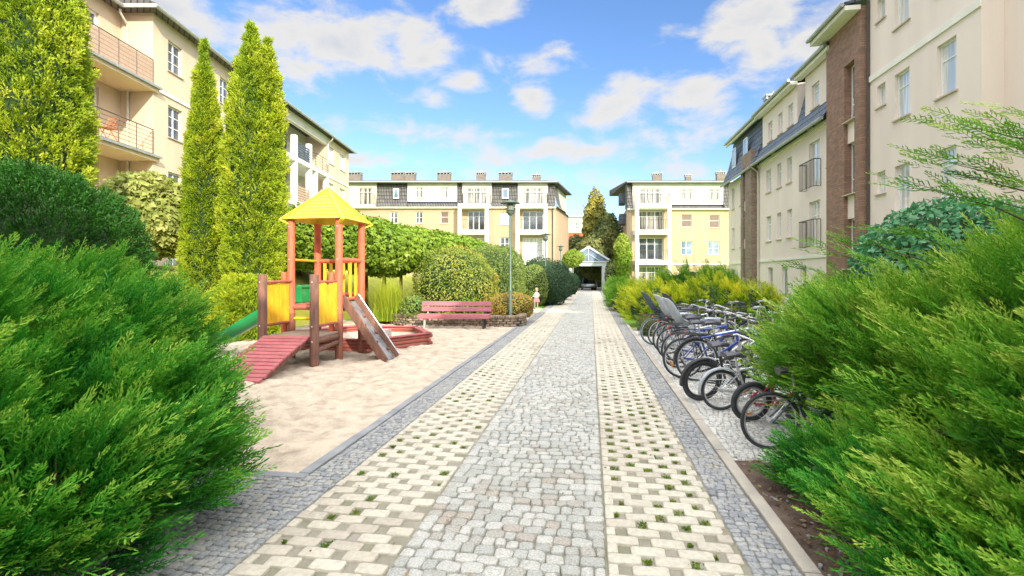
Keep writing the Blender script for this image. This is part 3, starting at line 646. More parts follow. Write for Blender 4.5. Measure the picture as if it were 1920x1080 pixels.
for z in (3.72, 6.62, 9.52):
    pts = [LD(-16.28,15.6), LD(-15.6,15.6), LD(-14.82,16.4), LD(-14.82,21.3), LD(-14.95,21.3), LD(-14.95,21.09), LD(-16.28,21.09)]
    b = MB(); b.poly_prism(pts, z-.2, z); slab = b.build('balcony', M['balc_under'], lb)
    b = MB(); e = [LD(-16.28,15.55), LD(-15.58,15.55), LD(-14.76,16.38), LD(-14.76,21.34)]
    for i in range(3): b.beam(Vector(e[i])+Vector((0,0,z-.02)), Vector(e[i+1])+Vector((0,0,z-.02)), .1, .09)
    b.build('edge_flashing', M['gutter'], slab)
    rp = [LD(-16.25,15.68), LD(-15.64,15.68), LD(-14.92,16.45), LD(-14.92,21.05)]
    railing('railing', rp, z+.1, z+1.1, M['rail_light'], slab, horiz=(.17,.34,.5,.66,.83), r=.011)
    b = MB(); b.tube([LD(-15.4,18.6,z-.2), LD(-15.4,18.6,z-.32)], .07, 8); b.box(tuple(LD(-15.5,18.6,z-.22)), tuple(LD(-15.3,18.75,z-.2)))
    b.build('ceiling_lamp', M['black'], slab)
    if z > 9:
        b = MB()
        for i in range(3): b.beam(Vector(rp[i])+Vector((0,0,z+.58)), Vector(rp[i+1])+Vector((0,0,z+.58)), .012, .95)
        b.build('reed_screen', M['reed'], slab)
b = MB()
for D_ in (18.7,):
    b.hexa([LD(-15.0,D_-.1,3.5), LD(-14.86,D_-.1,3.5), LD(-14.86,D_+.1,3.5), LD(-15.0,D_+.1,3.5), LD(-15.0,D_-.1,4.6), LD(-14.86,D_-.1,4.6), LD(-14.86,D_+.1,4.6), LD(-15.0,D_+.1,4.6)])
downpipe(lR, lb, .35, 0, 12.5, d=.08, m='pipe', neck=.4)
def hiproof(parent, pts, z, over, rise, m):
    b = MB(); b.poly_prism(pts, z, z+.16); c = Vector((0,0,0))
    for p in pts: c += Vector((p[0], p[1], 0))/len(pts)
    n = len(pts); vs = [(p[0],p[1],z+.163) for p in pts]+[(c.x+(p[0]-c.x)*.35, c.y+(p[1]-c.y)*.35, z+rise) for p in pts]
    b.add(vs, [(i,(i+1) % n,n+(i+1) % n,n+i) for i in range(n)]+[tuple(range(n,2*n))]); return b.build('roof', m, parent)
r_ = hiproof(lb, [LD(-26,9.5), LD(-15.85,9.5), LD(-15.85,20.6), LD(-14.5,20.6), LD(-14.7,30.4), LD(-26,30.4)], 12.6, .4, 14.2-.0, M['gutter']); r_.data.materials.clear(); r_.data.materials.append(M['tile'])
for v_ in r_.data.vertices: 
    if v_.co.z > 13: v_.co.z = 13.9
b = MB(); b.tube([LD(-15.8,9.6,12.62), LD(-15.8,20.55,12.62), LD(-14.45,20.55,12.62), LD(-14.65,30.4,12.62)], .08, 8); b.build('gutter', M['gutter'], lb)
# second, farther block of the left row
lb2 = empty('apartment_building', LD(-14.6, 36, 0), 'pale yellow apartment building with white pillared balconies just left of the playground roof peak', 'building')
lC = lf(30.5, 44.8, -14.7, -14.45); ops = []
for z in (1.9, 4.8, 7.7, 10.6):
    ops += [(lC.upx(617), lC.upx(626), z, z+1.35), (lC.upx(637), lC.upx(647), z, z+1.35)]
wall(lC, lb2, M['stucco_l'], lC.upx(612), lC.len, 0, 12.55, ops)
for o_ in ops: window(lC, lb2, *o_, cols=1, rows=(), glass='glass_curt')
b = MB(); lC.box(b, lC.upx(612), lC.len+.02, 9.42, 9.56, .002, .06); b.build('belt_course', M['belt'], lb2)
uu = lC.upx(612); p_ = lC.P(uu, 0, 0); q_ = lC.P(uu, 0, -1.6)
fR = F(q_[:2], p_[:2]); wall(fR, lb2, M['stucco_l'], 0, fR.len, 0, 12.55, [])
fB = F(lC.P(0,0,-1.6)[:2], lC.P(uu,0,-1.6)[:2]); ops = [(a, a+2.0, z, z+2.2) for z in (3.95,6.85,9.75) for a in (1.0, 4.2, 7.3) if a+2 < fB.len]
wall(fB, lb2, M['stucco_w'], 0, fB.len, 0, 12.55, ops)
for o_ in ops: window(fB, lb2, *o_, cols=2, rows=(.75,), glass='glass_dark', sill=False)
fEnd = F(lC.P(lC.len,0,0)[:2], lC.P(lC.len,0,-9)[:2], flip=False); wall(fEnd, lb2, M['stucco_l'], 0, 9, 0, 12.55, [])
b = MB(); lC.box(b, .2, uu, 11.9, 12.54, -.25, .05); b.build('fascia', M['stucco_w'], lb2)
u1_, u0_ = lC.upx(609), lC.upx(585)
for z in (3.75, 6.65, 9.55):
    b = MB(); lC.box(b, .2, u1_, z-.3, z, -1.59, .35); s_ = b.build('balcony', M['white'], lb2)
    railing('railing', [lC.P(u0_,0,-1.0), lC.P(u0_,0,.28), lC.P(u1_,0,.28)], z+.05, z+1.05, M['iron'], s_, horiz=(.2,.4,.6,.8), r=.014)
    b = MB()
    for k in range(6): lC.box(b, lC.upx(545), lC.upx(575), z+.08+k*.17, z+.19+k*.17, .26, .3)
    b.build('slat_screen', M['dgrey_pl'] if z > 9 else M['reed'], s_)
b = MB()
for p_ in (547, 575, 586, 607):
    u_ = lC.upx(p_); lC.box(b, u_-.16, u_+.16, 0, 9.25 if p_ > 580 else 11.0, .0, .33)
b.build('pillar', M['white'], lb2)
r_ = hiproof(lb2, [lC.P(-.3,0,-9), lC.P(-.3,0,.45), lC.P(lC.len+.4,0,.45), lC.P(lC.len+.4,0,-9)], 12.55, .4, 1.4, M['tile'])
b = MB(); b.tube([lC.P(-.3,12.58,.52), lC.P(lC.len+.4,12.58,.52)], .08, 8); b.build('gutter', M['gutter'], lb2, sm=True)
downpipe(lC, lb2, uu+.15, 0, 12.5, m='white')

# ---- frontal buildings at the end of the garden
def zy(py, D): return CAMH+(HOR-py)*D/FPX
def frontal(e, D, px0, px1, upper, lowwins, loggias, ze, zs, skirt, stucco, roofpx, glass=('glass_mix','glass_dark','glass_curt')):
    f = F(LD((px0-960)/FPX*D, D)[:2], LD((px1-960)/FPX*D, D)[:2]); U = f.upx; Z = lambda y: zy(y, D)
    ops = [(U(a), U(c), Z(y1), Z(y0)) for a, c, y0, y1, k in lowwins]
    for (a, c, w0, w1) in loggias:
        for (y0, y1) in ((396, 432), (446, 487), (500, 540)): ops.append((U(w0), U(w1), Z(y1), Z(y0)))
    wall(f, e, stucco, U(px0), U(px1), 0, Z(zs), ops)
    for i, o_ in enumerate(ops):
        k = lowwins[i][4] if i < len(lowwins) else 'f'
        if k == 'b': window(f, e, *o_, cols=1, rows=(.55,), glass='blind')
        else: window(f, e, *o_, cols=3 if k == 'f' else (1 if k == 's' else 2), rows=(.72,) if k == 'f' else (.5,), glass='glass_curt' if k == 'c' else ('glass_blue' if k == 'g' else glass[i % 3]), sill=k != 'f', fw=.07)
    # white top storey bays
    for (a, c, yb, wins, rail) in upper:
        o2 = [(U(p), U(q), Z(y1), Z(y0)) for p, q, y0, y1 in wins]
        wall(f, e, M['stucco_w'], U(a), U(c), Z(yb), Z(ze), o2, d=.02, name='dormer_wall')
        for fu, fl in ((U(a), False), (U(c), True)):
            g_ = F(f.P(fu,0,.02)[:2], f.P(fu,0,-1.6)[:2], flip=fl); wall(g_, e, M['stucco_w'], 0, 1.6, Z(yb), Z(ze), [], name='dormer_wall')
        for o_ in o2: window(f, e, *o_, d=.02, cols=3 if (o_[1]-o_[0]) > 1.3 else 2, rows=(.75,), glass='glass_mix', sill=(o_[1]-o_[0]) < 1.3, fw=.07)
        if rail:
            railing('railing', [f.P(U(a)+.1,0,.05), f.P(U(a)+.1,0,1.15), f.P(U(c)-.1,0,1.15), f.P(U(c)-.1,0,.05)], Z(384), Z(366), M['rail_light'], e, bars=.2, r=.012)
    # mansard slope between the bays
    segs = skirt
    for (a, c, y0, y1) in segs:
        b = MB(); zt, zb = Z(y0), Z(y1); dz = zt-zb
        pr = [(.35, zb), (.12, zb+dz*.2), (0, zb+dz*.45), (-.12, zb+dz*.75), (-.2, zt)]
        for i in range(4): b.add([f.P(U(a),pr[i][1],pr[i][0]), f.P(U(c),pr[i][1],pr[i][0]), f.P(U(c),pr[i+1][1],pr[i+1][0]), f.P(U(a),pr[i+1][1],pr[i+1][0])], [(0,1,2,3)])
        b.add([f.P(U(a),z,d) for d, z in pr]+[f.P(U(a),zt,-1), f.P(U(a),zb,-1)], [tuple(range(7))]); b.add([f.P(U(c),z,d) for d, z in pr]+[f.P(U(c),zt,-1), f.P(U(c),zb,-1)], [tuple(range(7))])
        b.build('mansard_roof', M['tile'], e)
    b = MB(); f.box(b, U(px0), U(px1), Z(zs)-.16, Z(zs)-.003, .002, .3); b.build('cornice', M['belt'], e)
    for (a, c, w0, w1) in loggias:
        b = MB(); dd = 1.25; pw = .36
        for uu in (U(a), U(c)-pw): f.box(b, uu, uu+pw, 0, Z(386), dd-pw, dd)
        for (y0, y1) in ((385, 393), (433, 441), (489, 497)): f.box(b, U(a)-.003, U(c)+.003, Z(y1), Z(y0), .31 if y0 < 400 else .01, dd+.003)
        lg = b.build('balcony', M['white'], e)
        for (y0, y1) in ((414, 433), (470, 489)):
            railing('railing', [f.P(U(a)+pw,0,dd-.15), f.P(U(c)-pw,0,dd-.15)], Z(y1), Z(y0), M['rail_light'], lg, bars=.2, r=.012)
    # roof
    p0, p1 = roofpx; b = MB(); zt = Z(ze)
    b.hexa([f.P(U(p0),zt,.45), f.P(U(p1),zt,.45), f.P(U(p1),zt,-9), f.P(U(p0),zt,-9), f.P(U(p0),zt+.12,.45), f.P(U(p1),zt+.12,.45), f.P(U(p1),zt+.7,-9), f.P(U(p0),zt+.7,-9)])
    b.add([f.P(U(p0),zt+.123,.45), f.P(U(p1),zt+.123,.45), f.P(U(p1)-1,zt+.75,-2.5), f.P(U(p0)+1,zt+.75,-2.5)], [(0,1,2,3)])
    rf = b.build('roof', M['tile'], e)
    b = MB(); b.tube([f.P(U(p0),zt+.02,.52), f.P(U(p1),zt+.02,.52)], .08, 8); b.build('gutter', M['gutter'], rf, sm=True)
    return f
D = 52
fb = empty('apartment_building', at(850, HOR, D)*Vector((1,1,0)) if False else LD((850-960)/FPX*D, D, 0), 'wide yellow apartment building with grey mansard and two white balcony stacks beyond the garden', 'building')
f = frontal(fb, D, 640, 1041,
    upper=[(640,706,388,[(672,698,352,384)],True),(764,857,378,[(779,793,351,371),(826,841,351,371)],False),(867,922,385,[(876,913,352,383)],True),(971,1027,385,[(981,1019,352,383)],True)],
    lowwins=[(731,746,397,419,'w'),(779,793,397,419,'w'),(826,841,397,419,'b'),(938,955,398,421,'c'),(938,955,445,469,'w'),(826,841,447,469,'w'),(779,793,447,469,'w')],
    loggias=[(861,917,877,909),(967,1025,980,1019)], ze=343, zs=388,
    skirt=[(706,764,344,388),(764,857,378,388),(857,867,344,388),(922,971,344,388),(1027,1041,344,388)], stucco=M['stucco_y'], roofpx=(640,1044))
for p0, p1 in ((737,748),(941,954)):
    g_ = F(f.P(0,0,.24)[:2], f.P(f.len,0,.24)[:2]); window(g_, fb, g_.upx(p0), g_.upx(p1), zy(373,D), zy(354,D), depth=0, cols=1, rows=(), glass='glass_blue', sill=False, fw=.1)
for px, w_ in ((667,1.3),(747,1.4),(768,1.3),(833,1.4),(902,.9),(948,1.4),(1006,.8)):
    p = LD((px-960)/FPX*(D+2.0), D+2.0); chimney(fb, p.x, p.y, zy(343,D)+.45, w_, .95 if px != 1006 else .7)
downpipe(f, fb, f.upx(1036), 0, zy(389,D), m='iron', neck=.2)
# its side wall, turning away from the path
cp = LD((1041-960)/FPX*D, D); cq = LD((1066-960)/FPX*59.5, 59.5)
sf = F(cp[:2], cq[:2]); wall(sf, fb, M['stucco_y'], 0, sf.len, 0, zy(388,D), [])
wall(sf, fb, M['stucco_w'], 2.2, sf.len, zy(386,D), zy(345,D), [], d=-.3, name='dormer_wall')
b = MB(); zb = zy(388,D); zt = zy(344,D)
pr = [(.35, zb), (.12, zb+.5), (0, zb+1.1), (-.12, zb+1.8), (-.3, zt)]
for i in range(4):
    for (u0, u1) in ((0, 2.2),): b.add([sf.P(u0-pr[i][0]*0,pr[i][1],pr[i][0]), sf.P(u1,pr[i][1],pr[i][0]), sf.P(u1,pr[i+1][1],pr[i+1][0]), sf.P(u0,pr[i+1][1],pr[i+1][0])], [(0,1,2,3)])
b.add([sf.P(2.2,zb,.4), sf.P(sf.len,zb,.4), sf.P(sf.len,zb+.45,-.25), sf.P(2.2,zb+.45,-.25)], [(0,1,2,3)])
b.build('mansard_roof', M['tile'], fb)
b = MB(); b.hexa([sf.P(-.3,zt,.35), sf.P(sf.len+.3,zt,.35), sf.P(sf.len+.3,zt,-6), sf.P(-.3,zt,-6), sf.P(-.3,zt+.14,.35), sf.P(sf.len+.3,zt+.14,.35), sf.P(sf.len+.3,zt+.5,-6), sf.P(-.3,zt+.5,-6)]); b.build('roof', M['tile'], fb)
D = 54
gb = empty('apartment_building', LD((1270-960)/FPX*D, D, 0), 'narrower yellow apartment building with one white balcony stack at the right end of the garden', 'building')
f = frontal(gb, D, 1176, 1372,
    upper=[(1186,1356,384,[(1198,1241,353,382),(1278,1298,354,375),(1329,1349,354,375)],False)],
    lowwins=[(1278,1297,402,426,'b'),(1330,1349,403,427,'b'),(1277,1298,452,478,'g'),(1327,1349,453,478,'g'),(1328,1348,503,530,'w')],
    loggias=[(1186,1252,1198,1243)], ze=343, zs=391,
    skirt=[(1176,1186,344,391),(1252,1356,383,392),(1356,1372,344,391)], stucco=M['stucco_y'], roofpx=(1173,1374), glass=('glass_dark','glass_mix','glass_mix'))
railing('railing', [f.P(f.upx(1187),0,.05), f.P(f.upx(1187),0,1.2), f.P(f.upx(1250),0,1.2), f.P(f.upx(1250),0,.05)], zy(385,D), zy(368,D), M['iron'], gb, bars=.2, r=.012)
b = MB(); f.box(b, f.upx(1252), f.upx(1372), zy(497,D), zy(493,D), .002, .08); b.build('belt_course', M['belt'], gb)
downpipe(f, gb, f.upx(1255), 0, zy(391,D), m='pipe', neck=.2); downpipe(f, gb, f.upx(1181), 0, zy(391,D), m='pipe', neck=.2)
for px, w_, h_ in ((1232,1.0,.95),(1290,.6,.8),(1351,.9,1.1)):
    p = LD((px-960)/FPX*(D+1.5), D+1.5); chimney(gb, p.x, p.y, zy(343,D)+.3, w_, h_)
sp = F(LD((1176-960)/FPX*D, D)[:2], LD((1166-960)/FPX*64, 64)[:2], flip=True); wall(sp, gb, M['stucco_y'], 0, sp.len, 0, zy(388,D), [])
wall(sp, gb, M['stucco_w'], 0, sp.len, zy(388,D), zy(344,D), [], d=-.5, name='dormer_wall')
for z0 in (zy(372,D), zy(412,D)):
    b = MB(); sp.box(b, 2, 4.4, z0-.2, z0+.9, .02, .7); b.build('bay_box', M['slate'], gb)
# distant red and white house beyond the garage
D = 95
db = empty('house', LD((1080-960)/FPX*D, D, 0), 'distant red and white house seen past the right corner of the wide yellow building', 'house')
f = F(LD((1050-960)/FPX*D, D)[:2], LD((1120-960)/FPX*D, D)[:2])
ops = [(f.upx(1079), f.upx(1088), zy(430,D), zy(416,D))]
wall(f, db, M['stucco_w'], f.upx(1050), f.upx(1100), zy(436,D), zy(407,D), ops)
window(f, db, *ops[0], cols=2, rows=(.5,), glass='glass_dark', fw=.1)
M['red_render'] = mat('red_render', (.62,.12,.07), (.52,.09,.05), scale=1, rough=.9)
wall(f, db, M['red_render'], f.upx(1050), f.upx(1120), 0, zy(436,D), [], label='red lower wall')
wall(f, db, M['red_render'], f.upx(1100), f.upx(1120), zy(436,D), zy(410,D), [])
b = MB(); f.box(b, f.upx(1049), f.upx(1101), zy(407,D), zy(405,D), -8, .3); b.build('roof', M['gutter'], db)

# ---- garage pavilion with glass gable at the end of the path
D = 55.5
gp = empty('garage_pavilion', LD((1103-960)/FPX*D, D, 0), 'small white garage entrance with glazed gable at the end of the path', 'garage')
f = F(LD((1066-960)/FPX*D, D)[:2], LD((1140-960)/FPX*D, D)[:2]); Z = lambda y: zy(y, D); U = f.upx
b = MB(); f.box(b, U(1067), U(1075), -.2, Z(492), -.4, 0); f.box(b, U(1129), U(1138), -.2, Z(492), -.4, 0)
f.box(b, U(1067), U(1138), Z(499)+.003, Z(490), -.43, .03); M['portal'] = mat('portal_grey_paint', (.50,.54,.57), (.44,.48,.51), scale=2, rough=.5); b.build('portal_frame', M['portal'], gp)
b = MB(); ap = f.P(U(1103), Z(463), .1); l_ = f.P(U(1065)-.2, Z(489), .1); r2 = f.P(U(1141)+.2, Z(489), .1)
b.beam(l_, ap, .14, .2); b.beam(ap, r2, .14, .2); b.beam(f.P(U(1103),Z(488),.1), ap, .1, .1, (1,0,0)); b.beam(f.P(U(1082),Z(489),.1), f.P(U(1103),Z(476),.1), .05, .06); b.beam(f.P(U(1124),Z(489),.1), f.P(U(1103),Z(476),.1), .05, .06)
b.beam(f.P(U(1065),Z(490.5),.1), f.P(U(1141),Z(490.5),.1), .12, .12)
b.build('gable_frame', M['portal'], gp)
b = MB(); b.add([l_-Vector((0,0,.0))+f.n.to_3d()*-.06, r2+f.n.to_3d()*-.06, ap+f.n.to_3d()*-.06], [(0,1,2)]); b.build('gable_glass', M['glass_blue'], gp)
b = MB()
for s_, e_ in ((l_, ap), (ap, r2)):
    bk = f.n.to_3d()*-2.6; b.hexa([s_+Vector((0,0,.1)), e_+Vector((0,0,.1)), e_+bk+Vector((0,0,.1)), s_+bk+Vector((0,0,.1)), s_+Vector((0,0,.16)), e_+Vector((0,0,.16)), e_+bk+Vector((0,0,.16)), s_+bk+Vector((0,0,.16))])
b.build('roof', M['glass_blue'], gp)
M['garage_in'] = mat('garage_side_wall', (.30,.20,.17), (.24,.17,.14), scale=2.2, rough=.9)
b = MB(); f.box(b, U(1067), U(1067)+.2, -.1, Z(493), -2.5, -.43); b.build('side_wall', M['garage_in'], gp); b = MB(); f.box(b, U(1138)-.2, U(1138), -.1, Z(493), -2.5, -.43)
b.build('side_wall', M['garage_in'], gp)
# ------------------------------------------------ VEGETATION
def norm(a): return a/np.maximum(np.linalg.norm(a, axis=-1, keepdims=True), 1e-9)
def plume(n, seed, spread=.30, kw=.040, klen=.17, droop=.1, sub=2):
    r = np.random.default_rng(seed); V = []; T = []
    def kite(p, d, l, w_, t0, t1, up):
        side = np.cross(d, up); side = side/max(1e-6, np.linalg.norm(side))
        V.extend([p, p+d*l*.45+side*w_/2, p+d*l, p+d*l*.45-side*w_/2]); T.extend([t0, (t0+t1)/2, t1, (t0+t1)/2])
    up0 = np.array([0, 0, 1.])
    for i in range(n):
        t = i/n; p = np.array([t, 0, -droop*t*t]); s = 1 if i % 2 else -1
        L = spread*(1-t)**.75*(.75+.5*r.random())+.05; ang = .62+.25*r.random()
        d = np.array([math.cos(ang), s*math.sin(ang), .35*(r.random()-.5)]); d /= np.linalg.norm(d)
        kite(p, d, L*.75+.05, kw, .1+.4*t, .45+.4*t, up0+r.normal(0,.5,3))
        for k in range(sub):
            q = p+d*L*(.2+.6*(k+.5)/sub); s2 = 1 if (k+i) % 2 else -1
            d2 = d+np.array([.55, s2*.5, .5*(r.random()-.5)]); d2 /= np.linalg.norm(d2)
            kite(q, d2, klen*(.7+.6*r.random())*(1-.4*t), kw*.9, .3+.3*t, .75+.25*t, up0+r.normal(0,.6,3))
        kite(p, np.array([1, 0, -.1]), 1.6/n+.04, kw*.8, .2+.4*t, .3+.5*t, np.array([0, .3, 1]))
    kite(np.array([.94, 0, -droop*.9]), np.array([1,0,0.]), .14, kw, .6, 1, up0)
    return np.array(V), np.array(T)
def scatter(tpls, P, D_, U, S, toff, tw=.6):
    """copies leaf-cluster templates: P points, D_ directions, U up hints, S sizes, toff tint per copy"""
    Vs = []; Ts = []; n = len(P); which = RNG.integers(0, len(tpls), n)
    D_ = norm(D_); side = norm(np.cross(U, D_)); up = np.cross(D_, side)
    for k, (tv, tt) in enumerate(tpls):
        i = np.where(which == k)[0]
        if len(i) == 0: continue
        v = P[i][:,None,:]+S[i][:,None,None]*(tv[None,:,0:1]*D_[i][:,None,:]+tv[None,:,1:2]*side[i][:,None,:]+tv[None,:,2:3]*up[i][:,None,:])
        Vs.append(v.reshape(-1, 3)); Ts.append((toff[i][:,None]+tt[None,:]*tw).reshape(-1))
    V = np.concatenate(Vs); T = np.clip(np.concatenate(Ts), 0, 1); Q = np.arange(len(V)).reshape(-1, 4)
    return V, Q, T
PL_BIG = [plume(13, s, sub=2) for s in (1, 2, 3)]
PL_MED = [plume(8, s, kw=.05, sub=1, klen=.22) for s in (4, 5)]
PL_TUFT = [plume(4, s, spread=.55, kw=.15, klen=.4, sub=1, droop=.0) for s in (6, 7, 8)]
def juniper(parent, lobes, nb, m, sweep, plen, tpls, mt, per=12, seed=0, curve=.25, outer=.45, name='foliage', extra=()):
    """arching branches from inside each lobe to its surface, feather sprays along their outer half"""
    rg = np.random.default_rng(seed); P = []; D_ = []; U = []; S = []; T = []; wood = MB()
    branches = []
    tot = sum(l[1][0]*l[1][2] for l in lobes)
    for (c, rad) in lobes:
        c = np.array(c, float); rad = np.array(rad, float)
        for k in range(int(nb*rad[0]*rad[2]/tot)):
            d = rg.normal(0, 1, 3); d = d/np.linalg.norm(d)
            if d[2] < -.55: d[2] *= -1
            tip = c+d*rad*rg.uniform(.82, 1.08)
            if tip[2] < .08: tip[2] = .08+rg.random()*.2
            root = c-np.array([0, 0, rad[2]*.5])+d*rad*np.array([.25,.25,.1])-np.array(sweep)*.25
            mid = (root+tip)/2+np.array([0, 0, curve*.4])+d*rad*.15
            branches.append((root, mid, tip, rg.random()))
    for e in extra: branches.append((np.array(e[0], float), np.array(e[1], float), np.array(e[2], float), .75))
    sw = np.array(sweep, float)
    for (a, b_, c, tr) in branches:
        Lb = np.linalg.norm(c-a)
        for j in range(per):
            t = outer+(1-outer)*(j+.6*rg.random())/per; t = min(t, 1)
            p = (1-t)**2*a+2*t*(1-t)*b_+t*t*c; tg = 2*(1-t)*(b_-a)+2*t*(c-b_); tg /= np.linalg.norm(tg)+1e-9
            d = tg*.65+sw*1.15+rg.normal(0, .22, 3)+np.array([0, 0, .08])
            P.append(p+rg.normal(0, .035, 3)); D_.append(d); U.append(rg.normal(0, .55, 3)+np.array([0,0,1])-sw*.3)
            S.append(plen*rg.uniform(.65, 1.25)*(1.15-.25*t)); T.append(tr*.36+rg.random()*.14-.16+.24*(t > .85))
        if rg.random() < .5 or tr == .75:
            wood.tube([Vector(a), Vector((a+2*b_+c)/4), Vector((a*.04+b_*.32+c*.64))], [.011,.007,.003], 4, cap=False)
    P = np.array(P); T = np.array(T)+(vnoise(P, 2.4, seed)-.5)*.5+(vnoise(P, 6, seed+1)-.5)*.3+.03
    V, Q, T = scatter(tpls, P, *map(np.array, (D_, U, S, T)))
    V[:,2] = np.maximum(V[:,2], .01)
    np_mesh(name, V, Q, mt, parent, T); wood.build('branches', M['bark'], parent)
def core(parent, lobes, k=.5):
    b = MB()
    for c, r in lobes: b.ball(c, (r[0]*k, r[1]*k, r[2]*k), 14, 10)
    o = b.build('foliage_core', M['core'], parent)
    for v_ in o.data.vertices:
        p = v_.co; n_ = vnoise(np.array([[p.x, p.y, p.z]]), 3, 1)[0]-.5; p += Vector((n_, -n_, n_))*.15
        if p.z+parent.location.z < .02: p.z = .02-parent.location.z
def inner(parent, lobes, nb, sweep, mt):
    juniper(parent, [(c, tuple(.72*v for v in r)) for c, r in lobes], nb, 0, sweep, .30, PL_MED, M[mt], per=12, seed=77, outer=.1, name='inner_foliage')
# -- foreground juniper, left
o = empty('juniper_shrub', (-4.2, 3.2, 0), 'big deep green juniper filling the left foreground beside the blue-grey cobbles', 'shrub')
lob = [((-4.75,4.35,.85),(1.0,.95,.78)), ((-4.05,3.2,.62),(.8,.85,.62)), ((-5.1,3.2,1.0),(1.1,1.1,.85)), ((-3.35,2.2,.42),(.55,.65,.45)), ((-5.8,4.9,1.05),(1.1,1.2,.85)), ((-4.25,4.3,.5),(.7,.6,.45)), ((-4.2,2.2,.8),(.9,.8,.68)), ((-3.75,3.65,.45),(.62,.6,.42)), ((-2.72,2.85,.42),(.42,.5,.42)), ((-3.25,3.35,.55),(.6,.5,.5)), ((-2.75,2.35,.42),(.45,.5,.42)), ((-2.8,2.2,.16),(.5,.5,.2)), ((-3.2,2.9,.16),(.6,.6,.2))]
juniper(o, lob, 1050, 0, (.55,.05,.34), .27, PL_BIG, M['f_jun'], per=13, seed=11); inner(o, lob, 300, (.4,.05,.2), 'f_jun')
# -- foreground juniper, right
o = empty('juniper_shrub', (3.2, 3.8, 0), 'huge bright green feathery juniper filling the right foreground and leaning over the bicycles', 'shrub')
lob = [((2.55,4.9,.80),(.95,1.1,.78)), ((3.2,5.9,.80),(1.15,1.2,.76)), ((2.7,3.6,.62),(.95,1.0,.70)), ((3.5,4.3,1.05),(1.2,1.2,.88)), ((4.4,5.4,1.15),(1.2,1.2,.98)), ((2.25,2.7,.42),(.65,.75,.48)), ((2.9,2.6,.85),(.95,.9,.75)), ((1.9,2.75,.34),(.40,.6,.34)), ((2.1,2.1,.4),(.4,.5,.4)), ((5.0,4.4,1.35),(1.3,1.2,1.0)), ((2.55,5.1,.72),(.62,.7,.66))]
ext = []
for k, (x, y, z) in enumerate([(2.95,5.0,3.0),(3.2,5.2,2.95),(2.9,5.1,2.62),(3.05,4.9,2.35),(2.75,5.2,2.5),(2.45,6.2,1.95),(2.3,6.4,1.75),(2.6,5.9,2.05),(3.5,5.2,3.1),(3.8,5.0,3.0),(3.6,5.1,2.7),(3.4,4.9,2.45),(4.1,5.2,3.0),(3.9,5.1,2.3),(2.8,5.5,2.1),(3.3,5.0,2.8),(3.0,5.3,2.75)]):
    ext.append(((x+1.5, y-.35, z-.75), (x+.75, y-.15, z-.12), (x, y, z)))
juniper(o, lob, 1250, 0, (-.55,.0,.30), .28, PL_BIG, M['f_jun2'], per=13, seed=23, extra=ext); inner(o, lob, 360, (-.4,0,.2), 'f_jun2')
# low juniper at its foot
o = empty('juniper_shrub', (1.85, 3.6, 0), 'small low dark juniper at the kerb below the huge right juniper', 'shrub')
lob = [((1.82,3.95,.22),(.42,.5,.33)), ((1.70,3.25,.20),(.36,.5,.30)), ((1.68,2.7,.20),(.32,.5,.28)), ((1.72,2.2,.22),(.32,.5,.30))]
juniper(o, lob, 300, 0, (-.45,.1,.35), .20, PL_BIG, M['f_jun'], per=9, seed=5)
# golden spreading junipers along the right of the path
gj = 'spreading junipers right of the path'
def gold(x, y, rx, ry, rz, lbl, mt='f_gold_sun', n=150, pl=.34, sd=0, z=None):
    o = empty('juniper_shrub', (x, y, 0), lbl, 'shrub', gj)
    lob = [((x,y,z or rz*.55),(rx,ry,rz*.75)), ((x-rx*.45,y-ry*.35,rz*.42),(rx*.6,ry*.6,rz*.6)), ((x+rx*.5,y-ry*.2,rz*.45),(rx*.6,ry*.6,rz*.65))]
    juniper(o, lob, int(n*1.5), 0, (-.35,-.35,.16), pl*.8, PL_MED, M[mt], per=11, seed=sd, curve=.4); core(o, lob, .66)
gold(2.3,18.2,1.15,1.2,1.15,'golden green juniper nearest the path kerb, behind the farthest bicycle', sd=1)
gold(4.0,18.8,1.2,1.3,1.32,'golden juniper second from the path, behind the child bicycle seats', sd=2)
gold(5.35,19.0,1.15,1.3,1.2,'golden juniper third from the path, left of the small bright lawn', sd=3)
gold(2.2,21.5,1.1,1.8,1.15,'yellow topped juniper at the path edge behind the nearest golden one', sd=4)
gold(1.6,25.5,.8,2.6,1.0,'long low green juniper edging the far stretch of path', 'f_jun2', 150, .34, 5)
gold(1.7,32,.8,4.2,1.2,'farthest green juniper edging the path near the garage', 'f_jun2', 170, .45, 6)
gold(4.4,23.5,1.9,1.4,1.75,'dark green juniper rising behind the golden ones under the right balcony stack', 'f_jun2', 170, .42, 7)
gold(6.3,27.0,1.1,1.4,1.75,'dark green juniper with pointed tips behind the golden ones', 'f_jun2', 150, .42, 8)
gold(7.6,17.4,1.2,1.2,1.25,'green juniper between the small lawn and the cream building', 'f_jun2', 140, .34, 9)
